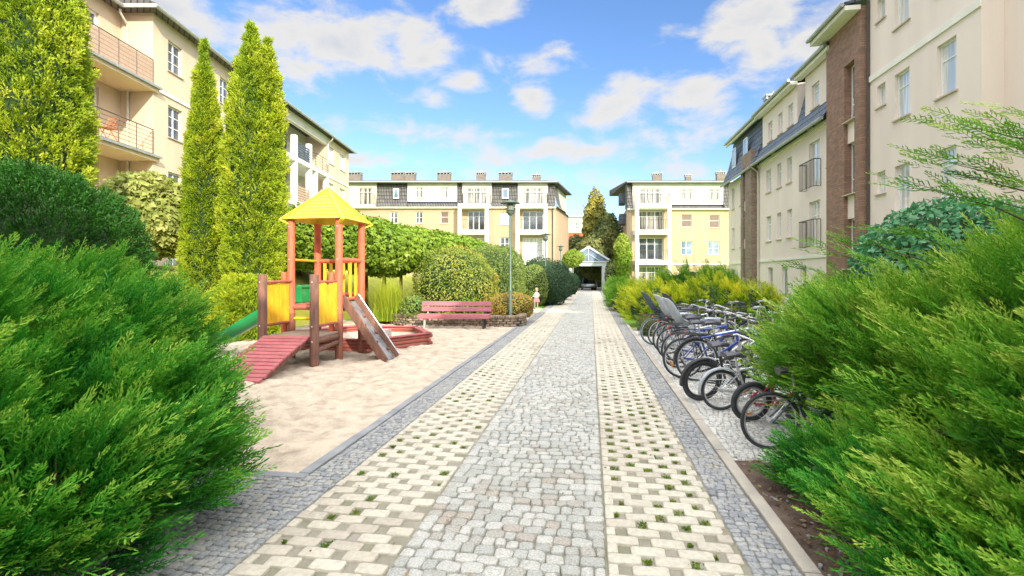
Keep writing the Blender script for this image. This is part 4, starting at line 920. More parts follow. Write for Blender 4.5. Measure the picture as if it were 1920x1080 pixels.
# blue green leafy bush behind the right juniper
def shell(c, rad, n, power=2.0, amp=.18, ls=1.5, zmin=-9, seed=0, dpt=.14):
    d = norm(RNG.normal(0, 1, (n, 3))); k = (np.abs(d)**power).sum(1)**(-1/power); rad = np.array(rad, float)
    p = d*k[:,None]*rad; nrm = norm(p/rad**2); c = np.array(c, float)
    lump = vnoise(p+c, ls, seed)*.65+vnoise(p+c, ls*2.7, seed+1)*.35
    p = p*(1+amp*(lump-.5)*2-dpt*RNG.random(n)**2)[:,None]+c
    ok = p[:,2] > zmin
    return p[ok], nrm[ok], lump[ok]
LEAF = [(np.array([(0,0,0),(.45,.32,.06),(1,0,-.05),(.45,-.32,.06)], float), np.array([.2,.4,.7,.4]))]
LEAF2 = [(np.array([(0,0,0),(.4,.42,.08),(1,0,-.12),(.4,-.42,.08), (0,0,0),(.2,.7,-.05),(.75,.75,-.2),(.45,.3,0)], float), np.array([.2,.4,.7,.4]*2)),
         (np.array([(0,0,0),(.4,.38,-.05),(1,.05,-.25),(.5,-.36,.1), (0,0,0),(.2,-.7,.0),(.7,-.8,-.1),(.45,-.3,.1)], float), np.array([.3,.4,.6,.4]*2))]
def leafy(parent, c, rad, n, size, mt, power=2.0, amp=.18, ls=1.5, droop=.3, flat=.5, zmin=-9, seed=0, tpl=LEAF, name='foliage', corek=.8, tsc=.5, tof=None, dpt=.14):
    p, nr, lump = shell(c, rad, n, power, amp, ls, zmin, seed, dpt); k = len(p)
    rnd = RNG.normal(0, 1, (k, 3)); d = norm(rnd+nr*.7+np.array([0,0,-droop*2])); up = norm(nr*(1+flat)+RNG.normal(0, .55, (k, 3)))
    t = RNG.random(k)*.45+lump*tsc-.15
    if tof is not None: t = t+tof(p)
    V, Q, T = scatter(tpl, p, d, up, size*RNG.uniform(.7, 1.3, k), t, .3)
    np_mesh(name, V, Q, M[mt], parent, T)
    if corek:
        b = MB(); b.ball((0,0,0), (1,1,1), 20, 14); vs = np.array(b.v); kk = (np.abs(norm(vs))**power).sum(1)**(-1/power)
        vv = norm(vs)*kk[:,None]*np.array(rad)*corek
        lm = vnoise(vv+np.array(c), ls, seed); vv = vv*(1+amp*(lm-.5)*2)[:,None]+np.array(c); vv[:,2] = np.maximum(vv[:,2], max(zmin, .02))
        b.v = [tuple(x) for x in vv]; b.build('foliage_core', M['core'], parent)
def trunk(parent, x, y, z0, z1, r, lean=(0,0), limbs=5, spread=.8, name='trunk'):
    b = MB(); top = (x+lean[0], y+lean[1], z1)
    b.tube([(x,y,z0-.05),(x+lean[0]*.3,y+lean[1]*.3,z0+(z1-z0)*.5),top], [r*1.2,r*.85,r*.6], 8)
    for k in range(limbs):
        a = 2*math.pi*k/limbs+.7; b.tube([(top[0],top[1],z1-.1),(top[0]+spread*.5*math.cos(a),top[1]+spread*.5*math.sin(a),z1+spread*.5),(top[0]+spread*math.cos(a),top[1]+spread*math.sin(a),z1+spread*.7)], [r*.5,r*.32,r*.12], 5)
    b.build(name, M['bark'], parent, sm=True)
o = empty('leafy_bush', (4.7, 7.4, 0), 'rounded blue green bush showing above the right juniper', 'bush')
leafy(o, (4.7,7.4,1.60), (1.15,1.1,1.02), 9000, .085, 'f_ivy', amp=.12, ls=2, seed=3); trunk(o, 4.7, 7.4, 0, .8, .05)
# thuja columns
def thuja(x, y, z0, H_, r, lbl, n, mt='f_thuja', prof=None, tops=None, size=.17, seed=0, name='thuja_tree', cat='conifer', sk=0, gp=None):
    o = empty(name, (x, y, z0), lbl, cat, gp); P = []; Nn = []; Lm = []
    prof = prof or (lambda t: (min(1, .72+t*1.3) if t < .25 else 1.0)*(1-max(0, (t-.3)/.7)**1.7)**.95)
    tops = tops or [(0, 0, 1, 1)]
    for (dx, dy, hs, rs) in tops:
        m_ = int(n*hs*rs/sum(q[2]*q[3] for q in tops)); t = RNG.random(m_)**.9; th = RNG.uniform(0, 2*math.pi, m_)
        rr = r*rs*np.array([max(.03, prof(a)) for a in t]); z = z0+t*H_*hs
        bx = x+dx*t; by = y+dy*t
        p = np.stack([bx+rr*np.cos(th)*1, by+rr*np.sin(th), z], 1); lump = .5*vnoise(p*np.array([1,1,.8]), 2.6, seed)+.5*vnoise(p, 6.5, seed+3)
        nr = np.stack([np.cos(th), np.sin(th), np.full(m_, .25)], 1); sc = (lump-.5)*.46*min(r, 1)-.10*RNG.random(m_)**2
        p = p+nr*sc[:,None]; P.append(p); Nn.append(nr); Lm.append(lump)
    P = np.concatenate(P); nr = norm(np.concatenate(Nn)); Lm = np.concatenate(Lm)
    d = norm(nr*.9+np.array([0,0,.65])+RNG.normal(0, .38, P.shape)); up = norm(np.cross(nr, np.array([0,0,1.]))+RNG.normal(0, .6, P.shape))
    V, Q, T = scatter(PL_TUFT, P-d*size*.4, d, up, size*RNG.uniform(.7, 1.25, len(P)), .26*RNG.random(len(P))+.75*Lm-.20, .36)
    V[:,2] = np.maximum(V[:,2], .0)
    np_mesh('crown', V, Q, M[mt], o, T)
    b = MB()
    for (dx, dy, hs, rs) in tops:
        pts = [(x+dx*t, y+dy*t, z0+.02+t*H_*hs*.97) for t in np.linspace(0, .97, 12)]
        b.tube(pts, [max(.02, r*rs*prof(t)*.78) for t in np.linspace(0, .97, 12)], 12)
    b.build('foliage_core', M['core'], o)
    b = MB(); b.tube([(x,y,z0-.1),(x,y,z0+H_*.7)], [.12,.04], 7); b.build('trunk', M['bark'], o)
    return o
p = LD(-10.25, 10.8); thuja(p.x, p.y, .2, 9.9, .98, 'tallest thickest yellow green thuja at the left edge of the photo', 15000, size=.19, seed=1, prof=lambda t: (.92+.25*min(t,.3) if t < .3 else 1.0)*(1-max(0,(t-.55)/.45)**1.8)**.8 if t < 1 else 0.03)
p = LD((383-960)/950*14.9, 14.9); thuja(p.x, p.y, .05, 8.5, .58, 'slim pointed yellow green thuja, the narrower of the pair left of the playground', 9000, size=.17, seed=2)
p = LD((478-960)/950*14.4, 14.4); thuja(p.x, p.y, .05, 8.75, .92, 'broad twin tipped thuja directly left of the playground tower', 15000, size=.18, seed=3, tops=[(-.12,0,1,.84),(.34,.1,.95,.62)], prof=lambda t: (.78+t*.8 if t < .28 else 1.0)*(1-max(0,(t-.42)/.58)**1.9)**.85)
p = LD((462-960)/950*13.6, 13.6); thuja(p.x, p.y, .0, 1.6, 1.1, 'low bushy thuja growth at the feet of the thuja pair behind the green slide', 6500, size=.18, seed=4, name='thuja_shrub', cat='shrub', prof=lambda t: (1-t**2.2)**.5)
# dark dome in the shade at the left
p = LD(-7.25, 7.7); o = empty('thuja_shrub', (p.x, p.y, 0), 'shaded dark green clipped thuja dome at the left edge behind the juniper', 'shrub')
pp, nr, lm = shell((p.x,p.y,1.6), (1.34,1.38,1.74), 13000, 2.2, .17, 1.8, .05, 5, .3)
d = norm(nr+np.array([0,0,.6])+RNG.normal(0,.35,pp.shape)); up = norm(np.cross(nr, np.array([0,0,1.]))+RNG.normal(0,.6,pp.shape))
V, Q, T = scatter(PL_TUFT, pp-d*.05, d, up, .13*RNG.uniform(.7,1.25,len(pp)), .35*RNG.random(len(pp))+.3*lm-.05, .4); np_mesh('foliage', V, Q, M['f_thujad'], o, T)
b = MB(); b.ball((p.x,p.y,1.6), (1.02,1.02,1.35), 20, 12); b.build('foliage_core', M['core'], o)
# pale leafed ball tree at left
p = LD((278-960)/950*15.0, 15.0); o = empty('ball_tree', (p.x, p.y, .5), 'pale leafed round tree between the two groups of thujas on the left', 'tree')
leafy(o, (p.x,p.y,3.45), (1.32,1.32,1.18), 5200, .17, 'f_leafp', amp=.16, ls=1.6, droop=.55, seed=4, tpl=LEAF2, corek=.72, dpt=.3); trunk(o, p.x, p.y, .5, 2.9, .10)
# row of ball trees behind the playground
spots = [(-9.4,16.6,3.0,2.05),(-9.2,19.8,2.95,2.05),(-9.0,23.2,2.95,2.1),(-8.7,26.8,2.95,2.1),(-8.5,30.6,2.95,2.15),(-8.3,34.6,2.95,2.15),(-12.6,20.5,3.1,2.0),(-7.6,17.9,2.6,1.5)]
ll = ['broad leafed ball tree directly behind the playground tower','ball tree just right of the yellow tower roof','ball tree above the tall reed grass','ball tree left above the orange tinged hedge ball','ball tree above the orange tinged hedge ball','farthest ball tree of the row, below the first white balcony stack','ball tree farthest left, showing between thuja and tower roof','lower front ball tree seen between the tower posts']
for i, ((x, y, z, r), lbl) in enumerate(zip(spots, ll)):
    o = empty('ball_tree', (x, y, 0), lbl, 'tree', 'ball trees in a row behind the playground')
    leafy(o, (x,y,z), (r,r,1.12 if r > 1.6 else .95), int(7000*(r/2)**2*(1.15 if y < 20 else .85)), .13 if y < 24 else .165, 'f_leaf', amp=.14, ls=1.3, droop=.6, seed=10+i, tpl=LEAF2, corek=.74, dpt=.3)
    trunk(o, x, y, 0, z-.8, .11, limbs=6, spread=1.2)
# clipped hedges right of the bench
o = empty('hedge_bush', (-5.0, 18.6, 0), 'round clipped hedge ball with orange tinged leaves behind the red bench', 'hedge')
leafy(o, (-5.0,18.4,1.25), (1.5,1.3,1.42), 16000, .07, 'f_box', power=2.4, amp=.13, ls=1.7, seed=31, zmin=.1, corek=.78, tof=lambda p: np.clip((p[:,0]+5.0)*.12+(vnoise(p, 1.4, 7)-.5)*.7-.1, -.3, .4), dpt=.1)
o = empty('hedge_bush', (-3.9, 22.6, 0), 'long green clipped hedge behind the lamp post', 'hedge')
leafy(o, (-4.2,22.3,1.45), (1.15,2.9,1.5), 24000, .075, 'f_hedge', power=3.2, amp=.11, ls=1.6, seed=32, zmin=.1, corek=.8, dpt=.1)
o = empty('barberry_bush', (-2.9, 17.8, .2), 'low orange yellow barberry hedge around the foot of the near lamp post', 'shrub')
leafy(o, (-2.75,17.75,.55), (.75,.55,.48), 6500, .05, 'f_barb', power=2.6, amp=.1, ls=2.4, seed=33, zmin=.2, corek=.85)
o = empty('hedge_bush', (-2.9, 27.6, 0), 'yellow green bush at the right end of the long hedge beside the child', 'hedge')
leafy(o, (-3.1,27.6,1.1), (.75,.8,1.15), 5500, .08, 'f_hedge', power=2.4, amp=.1, ls=2, seed=34, zmin=.05, corek=.85, tof=lambda p: .15+0*p[:,0])
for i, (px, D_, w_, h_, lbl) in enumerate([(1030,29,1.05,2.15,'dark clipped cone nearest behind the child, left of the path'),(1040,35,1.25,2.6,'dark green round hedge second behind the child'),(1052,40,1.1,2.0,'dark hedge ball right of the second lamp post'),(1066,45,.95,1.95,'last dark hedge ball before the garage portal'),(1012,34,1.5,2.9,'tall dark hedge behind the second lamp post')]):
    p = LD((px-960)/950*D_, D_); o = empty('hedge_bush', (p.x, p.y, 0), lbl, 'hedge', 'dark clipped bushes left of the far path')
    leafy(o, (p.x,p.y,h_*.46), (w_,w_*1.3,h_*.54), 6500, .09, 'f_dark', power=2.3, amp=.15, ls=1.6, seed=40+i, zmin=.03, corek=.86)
# reed grass clump
def blades(parent, x, y, z, n, h, spread, mt, w_=.012, name='blades', base=.12):
    V = []; T = []
    th = RNG.uniform(0, 2*math.pi, n); ln = RNG.random(n)**.7*spread; hh = h*RNG.uniform(.6, 1.1, n)
    bx = x+base*RNG.normal(0, 1, n); by = y+base*RNG.normal(0, 1, n)
    prev = np.stack([bx, by, np.full(n, z)], 1); sd_ = np.stack([-np.sin(th), np.cos(th), 0*th], 1)
    Vs = []; K = 4
    for k in range(K+1):
        t = k/K; q = np.stack([bx+np.cos(th)*ln*t**2, by+np.sin(th)*ln*t**2, z+hh*(t-.25*t*t*(ln/max(spread,.01)))], 1); ww = w_*(1-t*.9)
        Vs += [q-sd_*ww, q+sd_*ww]
    V = np.stack(Vs, 1).reshape(-1, 3); i0 = (np.arange(n)*2*(K+1))[:,None]
    Q = np.concatenate([i0+np.array([2*k,2*k+1,2*k+3,2*k+2])[None] for k in range(K)]); T = np.repeat(RNG.random(n)*.6, 2*(K+1))+np.tile(np.repeat(np.linspace(0,.4,K+1),2), n)
    return np_mesh(name, V, Q, M[mt], parent, T)
p = gnd(730, 588); p = LD((728-960)/950*17.6, 17.6); o = empty('reed_grass', (p.x, p.y, 0), 'tall bright green reed grass clump behind the sandbox', 'grass clump')
blades(o, p.x, p.y, .1, 1500, 1.5, .75, 'f_grassp', .011, base=.2)
p = LD((775-960)/950*16.9, 16.9); o = empty('leafy_bush', (p.x, p.y, .3), 'small yellow green leafy plant between the reed grass and the bench', 'plant')
leafy(o, (p.x,p.y,.62), (.42,.4,.36), 900, .09, 'f_hedge', amp=.3, ls=3, seed=51, zmin=.3, corek=.6)
for i, (x, y) in enumerate(((1.55,14.3),(1.8,15.1),(1.6,15.9))):
    o = empty('grass_clump', (x, y, 0), ['grey green ornamental grass beside the farthest bicycle wheel','middle grey green ornamental grass clump beyond the bicycles','grey green ornamental grass at the foot of the nearest golden juniper'][i], 'grass clump', 'grass clumps at the end of the bicycle rack')
    blades(o, x, y, 0, 500, .55, .4, 'f_birch', .008, base=.08)
# far trees
def bigtree(px, D_, r, z0, z1, lbl, mt, n, sz, power=2, droop=.4, name='tree', sd=0, tilt=1):
    p = LD((px-960)/950*D_, D_); o = empty(name, (p.x, p.y, 0), lbl, 'tree'); c = (z0+z1)/2
    leafy(o, (p.x,p.y,c), (r,r,(z1-z0)/2), n, sz, mt, power=power, amp=.42, ls=.55, droop=droop, seed=60+sd, tpl=LEAF2, name='crown', corek=.45, dpt=.45, tsc=.8)
    trunk(o, p.x, p.y, 0, z0+(z1-z0)*.5, .22, limbs=6, spread=r*.5)
D_ = 66; bigtree(1116, D_, 1.75, 1.5, zy(368,D_), 'tall golden topped poplar behind the garage', 'f_autumn', 7000, .30, sd=1, name='poplar_tree')
D_ = 62; bigtree(1139, D_, 2.0, 1.0, zy(402,D_), 'dark weeping birch right of the golden poplar', 'f_birch', 8000, .26, droop=1.2, sd=2, name='birch_tree')
D_ = 60; bigtree(1112, D_, 2.3, 1.0, zy(440,D_), 'dark lower tree directly above the garage gable', 'f_birch', 7000, .26, droop=.9, sd=3)
D_ = 52; bigtree(1168, D_, .85, 1.2, zy(446,D_), 'yellow green shrub tree at the left corner of the narrower building', 'f_leaf', 4500, .16, sd=4)
D_ = 70; bigtree(1085, D_, 2.1, .5, zy(436,D_), 'loose pale tree in front of the distant red and white house', 'f_birch', 4500, .28, sd=5)
D_ = 52; p = LD((1073-960)/950*D_, D_); o = empty('ball_tree', (p.x, p.y, 0), 'small yellow green ball tree left of the garage gable', 'tree')
leafy(o, (p.x,p.y,zy(484,D_)), (1.05,1.05,.9), 3500, .14, 'f_leaf', amp=.32, ls=1.3, droop=.5, seed=71, corek=.75, tof=lambda p: .2+0*p[:,0]); trunk(o, p.x, p.y, 0, 2.8, .08)
D_ = 53; p = LD((1150-960)/950*D_, D_); o = empty('leafy_bush', (p.x, p.y, 0), 'brownish leafy bush right of the garage portal', 'bush')
leafy(o, (p.x,p.y,1.7), (.85,.9,1.8), 3500, .14, 'f_birch', amp=.3, ls=1.4, seed=72, corek=.7)
# weeds in the paver gaps and at edges: nobody could count them
P = []
for (x, y, k) in TUFTS:
    g_ = vnoise(np.array([[x, y, 0.]]), 1.1, 12)[0]; right = x > 0
    pr = (.95 if x > .5 else .5) if right else (.42 if x < -1.6 else .2)
    if RNG.random() < pr*(1.2 if g_ > .5 else .6)*(1.0 if y < 9 else .5): P.append((x, y))
P = np.array(P); n = 55; sp_ = np.repeat(RNG.uniform(.2, 1.5, len(P)), n)[:,None]; q = np.repeat(P+RNG.normal(0,.012,P.shape), n, 0)+RNG.normal(0, 1, (len(P)*n, 2))*np.array([.015,.022])*sp_
q3 = np.stack([q[:,0], q[:,1], np.full(len(q), -.008)], 1); d = norm(np.stack([RNG.normal(0,.8,len(q)), RNG.normal(0,.8,len(q)), np.full(len(q), .55)], 1))
V, Q, T = scatter(LEAF, q3, d, norm(RNG.normal(0,1,q3.shape)), .019*RNG.uniform(.5,1.4,len(q)), np.repeat(RNG.random(len(P))*.75, n), .25)
tag(np_mesh('weeds', V, Q, M['f_moss'], None, T), 'small weeds and moss in the gaps between the pavers', 'weeds', kind='stuff')
# loose gravel and leaf litter in the right bed
n = 520; px_ = RNG.uniform(1.28, 2.6, n); py_ = RNG.uniform(1.8, 4.9, n)
tag(stones('gravel', px_, py_, RNG.uniform(.008,.028,n), RNG.uniform(.008,.026,n), .012, .005, M['cob_g'], 3, .35, .2, .002), 'loose grey pebbles on the soil at the right kerb', 'gravel', kind='stuff')

n = 1400; q3 = np.stack([RNG.uniform(1.28, 2.4, n), RNG.uniform(1.8, 4.8, n), RNG.uniform(.012, .035, n)], 1); d = norm(np.stack([RNG.normal(0,1,n), RNG.normal(0,1,n), RNG.normal(0,.25,n)], 1))
V, Q, T = scatter(LEAF, q3, d, norm(np.array([0,0,1.])+RNG.normal(0,.4,(n,3))), RNG.uniform(.012,.05,n), RNG.random(n)*.8, .2)
M['f_litter'] = leafmat('dry_leaf_litter', [(.10,.05,.03),(.25,.14,.07),(.42,.30,.14)], .1)
tag(np_mesh('leaf_litter', V, Q, M['f_litter'], None, T), 'dry brown leaf litter on the soil at the right kerb', 'leaf litter', kind='stuff')

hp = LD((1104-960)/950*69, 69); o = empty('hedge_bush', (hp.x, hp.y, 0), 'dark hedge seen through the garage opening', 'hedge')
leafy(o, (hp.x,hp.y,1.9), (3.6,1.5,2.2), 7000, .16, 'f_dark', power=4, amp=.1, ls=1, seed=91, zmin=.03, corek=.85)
n = 260; xx = RNG.uniform(-2.2, 1.1, n); yy = 2.2+14*RNG.random(n)**1.3; q3 = np.stack([xx, yy, np.full(n, .026)], 1); d = norm(np.stack([RNG.normal(0,1,n), RNG.normal(0,1,n), RNG.normal(0,.15,n)], 1))
V, Q, T = scatter(LEAF, q3, d, norm(np.array([0,0,1.])+RNG.normal(0,.3,(n,3))), RNG.uniform(.010,.034,n), RNG.random(n)*.8, .2)
tag(np_mesh('fallen_leaves', V, Q, M['f_litter'], None, T), 'few tiny dry leaves scattered on the path stones', 'leaves', kind='stuff')
# ------------------------------------------------ PLAYGROUND
X0, X1, Y0, Y1, YF = -5.92, -4.9, 9.33, 10.32, 8.43
M['foot_shade_wood'] = mat('shaded_red_brown_wood', (.36,.13,.085), (.22,.09,.06), scale=4, rough=.75, stretch=(5,5,.8), bump=.6, bscale=20)  # darker colour for the lower posts, painting in the shade on them
pt = empty('playground_tower', (-5.4, 9.8, 0), 'wooden play tower with yellow pyramid roof, slide, ramp and climbing board', 'play tower')
for (x, y, h, m) in ((X0,Y0,2.78,'orange_wood'),(X1,Y0,2.78,'orange_wood'),(X0,Y1,2.78,'orange_wood'),(X1,Y1,2.78,'orange_wood')):
    b = MB(); b.tube([(x,y,.903),(x,y,h)], .073, 14); po = b.build('post', M[m], pt, sm=True); b = MB(); b.tube([(x,y,-.1),(x,y,.9)], .078, 14); b.build('post_shade_foot', M['foot_shade_wood'], po, sm=True)
for x in (X0, X1):
    b = MB(); b.tube([(x,YF,-.1),(x,YF,1.66),(x,YF,1.675)], [.082,.08,.07], 14); b.build('post', M['brown_wood'], pt, sm=True, label='short brown front post')
for x in (X0+.0, X1-.0):      # short side posts beside the tower posts
    b = MB(); b.tube([(x-.14 if x == X0 else x-.14,Y0-.03,.5),(x-.14,Y0-.03,1.72)], .055, 12); b.build('short_post', M['orange_wood'], pt, sm=True)
def planks(b, p00, p10, p11, p01, n, th, gap, up):   # boards from edge p0x to p1x
    p00, p10, p11, p01 = map(Vector, (p00, p10, p11, p01)); u = Vector(up)*th
    for i in range(n):
        a, c = (i+gap)/n, (i+1-gap)/n; w1, w2, w3, w4 = p00.lerp(p01, a), p10.lerp(p11, a), p10.lerp(p11, c), p00.lerp(p01, c)
        b.hexa([w1, w2, w3, w4, w1+u, w2+u, w3+u, w4+u])
for x, s in ((X0, 1), (X1, -1)):       # yellow side panels of the ramp landing
    b = MB(); n = 5; ya, yb = YF+.09, Y0-.08
    for i in range(n):
        y0 = ya+(yb-ya)*i/n+.004; y1 = ya+(yb-ya)*(i+1)/n-.008; b.box((x-.012,y0,.76), (x+.012,y1,1.50+.02*math.sin(i*2.1)))
    b.build('side_panel', M['yellow_wood'], pt, bevel=.004)
    b = MB(); b.tube([(x+.03*s,ya-.04,1.53),(x+.03*s,yb+.04,1.545)], .028, 8); b.build('panel_rail', M['red_wood'], pt, sm=True); b = MB(); b.tube([(x,ya-.04,.74),(x,yb+.04,.74)], .03, 8); b.build('panel_rail', M['red_wood'], pt, sm=True)
b = MB(); planks(b, (X0+.05,YF-.02,.53), (X0+.05,Y0+.15,.53), (X1+.02,Y0+.15,.53), (X1+.02,YF-.02,.53), 9, .03, .04, (0,0,1)); b.build('deck', M['deck'], pt, bevel=.004)
b = MB(); b.tube([(X0,YF+.05,.47),(X0,Y0-.05,.47)], .055, 10); b.tube([(X1,YF+.05,.47),(X1,Y0-.05,.47)], .055, 10); b.tube([(X0,YF+.03,.47),(X1,YF+.03,.47)], .05, 10); b.tube([(X1,YF+.05,.3),(X1,Y0-.05,.36)], .05, 10); b.build('deck_beam', M['brown_wood'], pt, sm=True)
b = MB(); rt = (YF-.06, .56); rb_ = (6.98, .03); n = 13; xa, xb = X0+.07, X1-.06
for i in range(n):
    t0, t1 = (i+.08)/n, (i+.90)/n; q = lambda t: (rt[0]+(rb_[0]-rt[0])*t, rt[1]+(rb_[1]-rt[1])*t)
    a, c = q(t0), q(t1); j = random.uniform(-.012, .012)
    b.hexa([(xa+j,c[0],c[1]-.02),(xb+j,c[0],c[1]-.02),(xb+j,a[0],a[1]-.02),(xa+j,a[0],a[1]-.02),(xa+j,c[0],c[1]+.018),(xb+j,c[0],c[1]+.018),(xb+j,a[0],a[1]+.018),(xa+j,a[0],a[1]+.018)])
rm = b.build('ramp', M['ramp_wood'], pt, bevel=.005)
b = MB()
for x in (xa+.08, xb-.08): b.beam((x,rt[0],rt[1]-.075), (x,rb_[0],rb_[1]-.065), .06, .1)
b.build('ramp_beam', M['brown_wood'], rm)
b = MB(); planks(b, (X0+.02,Y0-.02,1.06), (X1-.02,Y0-.02,1.06), (X1-.02,Y1+.02,1.06), (X0+.02,Y1+.02,1.06), 8, .03, .04, (0,0,1)); b.build('platform', M['red_wood'], pt, bevel=.004)
b = MB()
for (p_, q_) in (((X0,Y0,1.02),(X1,Y0,1.02)),((X0,Y1,1.02),(X1,Y1,1.02)),((X0,Y0,1.02),(X0,Y1,1.02)),((X1,Y0,1.02),(X1,Y1,1.02))): b.tube([p_,q_], .05, 10)
b.build('platform_beam', M['red_wood'], pt, sm=True)
b = MB(); b.tube([(X0,Y0,.80),(X1,Y0,.80)], .028, 8); b.build('step_rung', M['yellow_wood'], pt, sm=True)
b = MB(); b.tube([(X0,Y0,1.97),(X0,Y1,1.97)], .025, 8); b.build('hand_bar', M['yellow_wood'], pt, sm=True)
for q0, q1, rr_ in (((X0,Y1,1.97),(X1,Y1,1.97),.048), ((X0,Y1,1.25),(X1,Y1,1.25),.045), ((X1,Y0,1.97),(X1,Y1,1.97),.045), ((X1,Y0+.1,1.18),(X1,Y1,1.18),.035)):
    b = MB(); b.tube([q0, q1], rr_, 10); gr = b.build('guard_rail', M['orange_wood'], pt, sm=True)
for i in range(8):
    b = MB()
    if i < 6: xx = X0+.17+i*(X1-X0-.3)/5; b.box((xx-.035,Y1-.012,1.24), (xx+.035,Y1+.012,1.96))
    else: yy = Y1-.28-(i-6)*.23; b.box((X1-.012,yy-.04,1.18), (X1+.012,yy+.04,1.96))
    b.build('baluster', M['yellow_wood'], pt, bevel=.004)
# pyramid roof of horizontal boards
cx, cy = (X0+X1)/2, (Y0+Y1)/2; hw = .64; hd = .63; ze, za = 2.77, 3.46
for k, lbl in enumerate(('front','right','back','left')):
    a0 = [(-hw,-hd),(hw,-hd),(hw,hd),(-hw,hd)][k]; a1 = [(hw,-hd),(hw,hd),(-hw,hd),(-hw,-hd)][k]; b = MB(); n = 9
    A = Vector((cx+a0[0],cy+a0[1],ze)); B_ = Vector((cx+a1[0],cy+a1[1],ze)); T_ = Vector((cx,cy,za)); nn = (B_-A).cross(T_-A).normalized()
    for i in range(n):
        t0, t1 = i/n, (i+1.0)/n; p = [A.lerp(T_,t0), B_.lerp(T_,t0), B_.lerp(T_,t1), A.lerp(T_,t1)]; o0, o1 = nn*.016, nn*.006
        b.add([p[0],p[1],p[2],p[3],p[0]+o0,p[1]+o0,p[2]+o1,p[3]+o1], [(4,5,6,7),(0,1,5,4),(2,3,7,6),(3,2,1,0)])
    b.build('roof_panel', M['roof_yellow'], pt)
b = MB()
for sx, sy in ((-1,-1),(1,-1),(1,1),(-1,1)):
    c = Vector((cx+sx*(hw+.03),cy+sy*(hd+.03),ze-.01)); t = Vector((cx,cy,za+.015)); b.beam(c, t, .08, .022, (0,0,1)); b.beam(c, c+Vector((-sx*.16,-sy*.16,-.10)), .07, .03)
b.build('roof_batten', M['roof_yellow'], pt)
b = MB()
for x in (X0, X1):
    for z in (.47, 1.02, 1.97, 2.62): b = MB(); b.ball((x+.0, Y0-.075, z), (.016,.008,.016), 8, 5); b.build('bolt', M['alu'], pt)
    for z in (.47, .74, 1.53): b = MB(); b.ball((x, YF-.084, z), (.016,.008,.016), 8, 5); b.build('bolt', M['alu'], pt)
# slide
sl = []; n = 22; ns = 12
for i in range(n+1):
    t = i/n; x = -6.0-2.0*t; y = 9.82-.14*t; z = 1.06-(1.06-.14)*(t**.9 if t < .85 else t**.9)
    z = 1.08-.90*(3*t**2-2*t**3)*.62-.90*t*.38; z += .05*max(0, t-.85)/.15*0
    for k in range(ns+1):
        a = math.pi*k/ns; r = .235; hgt = .20; sl.append((x, y-math.cos(a)*r*(1.12 if k in (0, ns) else 1), z+hgt*(1-math.sin(a)**.7)))
b = MB(); b.add(sl, [(i*(ns+1)+k, i*(ns+1)+k+1, (i+1)*(ns+1)+k+1, (i+1)*(ns+1)+k) for i in range(n) for k in range(ns)])
s_ = b.build('slide', M['green_pl'], pt, sm=True); so = s_.modifiers.new('s', 'SOLIDIFY'); so.thickness = .025
b = MB()
for yy in (9.60, 10.04):    # entry hood cheeks
    b.add([(-6.02,yy-.02,1.1),(-5.86,yy-.02,1.1),(-5.86,yy-.02,1.44),(-5.98,yy-.02,1.44),(-6.02,yy+.02,1.1),(-5.86,yy+.02,1.1),(-5.86,yy+.02,1.44),(-5.98,yy+.02,1.44)], [(0,1,2,3),(7,6,5,4),(0,4,5,1),(1,5,6,2),(2,6,7,3),(3,7,4,0)])
b.box((-5.99,9.62,1.40),(-5.90,10.02,1.46)); b.add([(-5.94,9.62,1.10),(-5.94,10.02,1.10),(-5.94,10.02,1.40),(-5.94,9.62,1.40)],[(0,1,2,3)])
b.build('slide_hood', M['green_pl'], s_, bevel=.015)
# climbing board on the right
tp, bt = Vector((-4.86, 0, 1.12)), Vector((-3.98, 0, -.03)); ya, yb = 9.42, 9.98
b = MB(); up = Vector((.79,0,.61))
for yy in (ya, yb): b.beam(tp+Vector((-.02,yy,.10)), bt+Vector((0,yy,0)), .06, .15, (0,0,1))
cb = b.build('climbing_board', M['brown_wood'], pt, bevel=.006)
b = MB(); a, c = tp+Vector((0,0,0)), bt
b.hexa([Vector((a.x,ya+.033,a.z))-up*.03, Vector((a.x,yb-.033,a.z))-up*.03, Vector((c.x,yb-.033,c.z))-up*.03, Vector((c.x,ya+.033,c.z))-up*.03, Vector((a.x,ya+.033,a.z)), Vector((a.x,yb-.033,a.z)), Vector((c.x,yb-.033,c.z)), Vector((c.x,ya+.033,c.z))])
b.build('board_sheet', M['slide_grey'], cb)
for i in range(6):
    t = .12+i*.145; q = tp.lerp(bt, t); yy = ya+.15+(.26 if i % 2 else 0)+.03*math.sin(i*3); b = MB(); c = Vector((q.x,yy,q.z))+up*.02
    b.ball(tuple(c), (.05,.04,.035), 8, 6); b.build('climbing_hold', M['brown_wood'] if i % 2 else M['black'], cb, sm=True)
b = MB(); b.tube([tp+Vector((0,yb+.0,.10))+up*.07, bt+Vector((0,yb,.02))+up*.085], .012, 6); b.build('steel_edge', M['alu'], cb, sm=True)
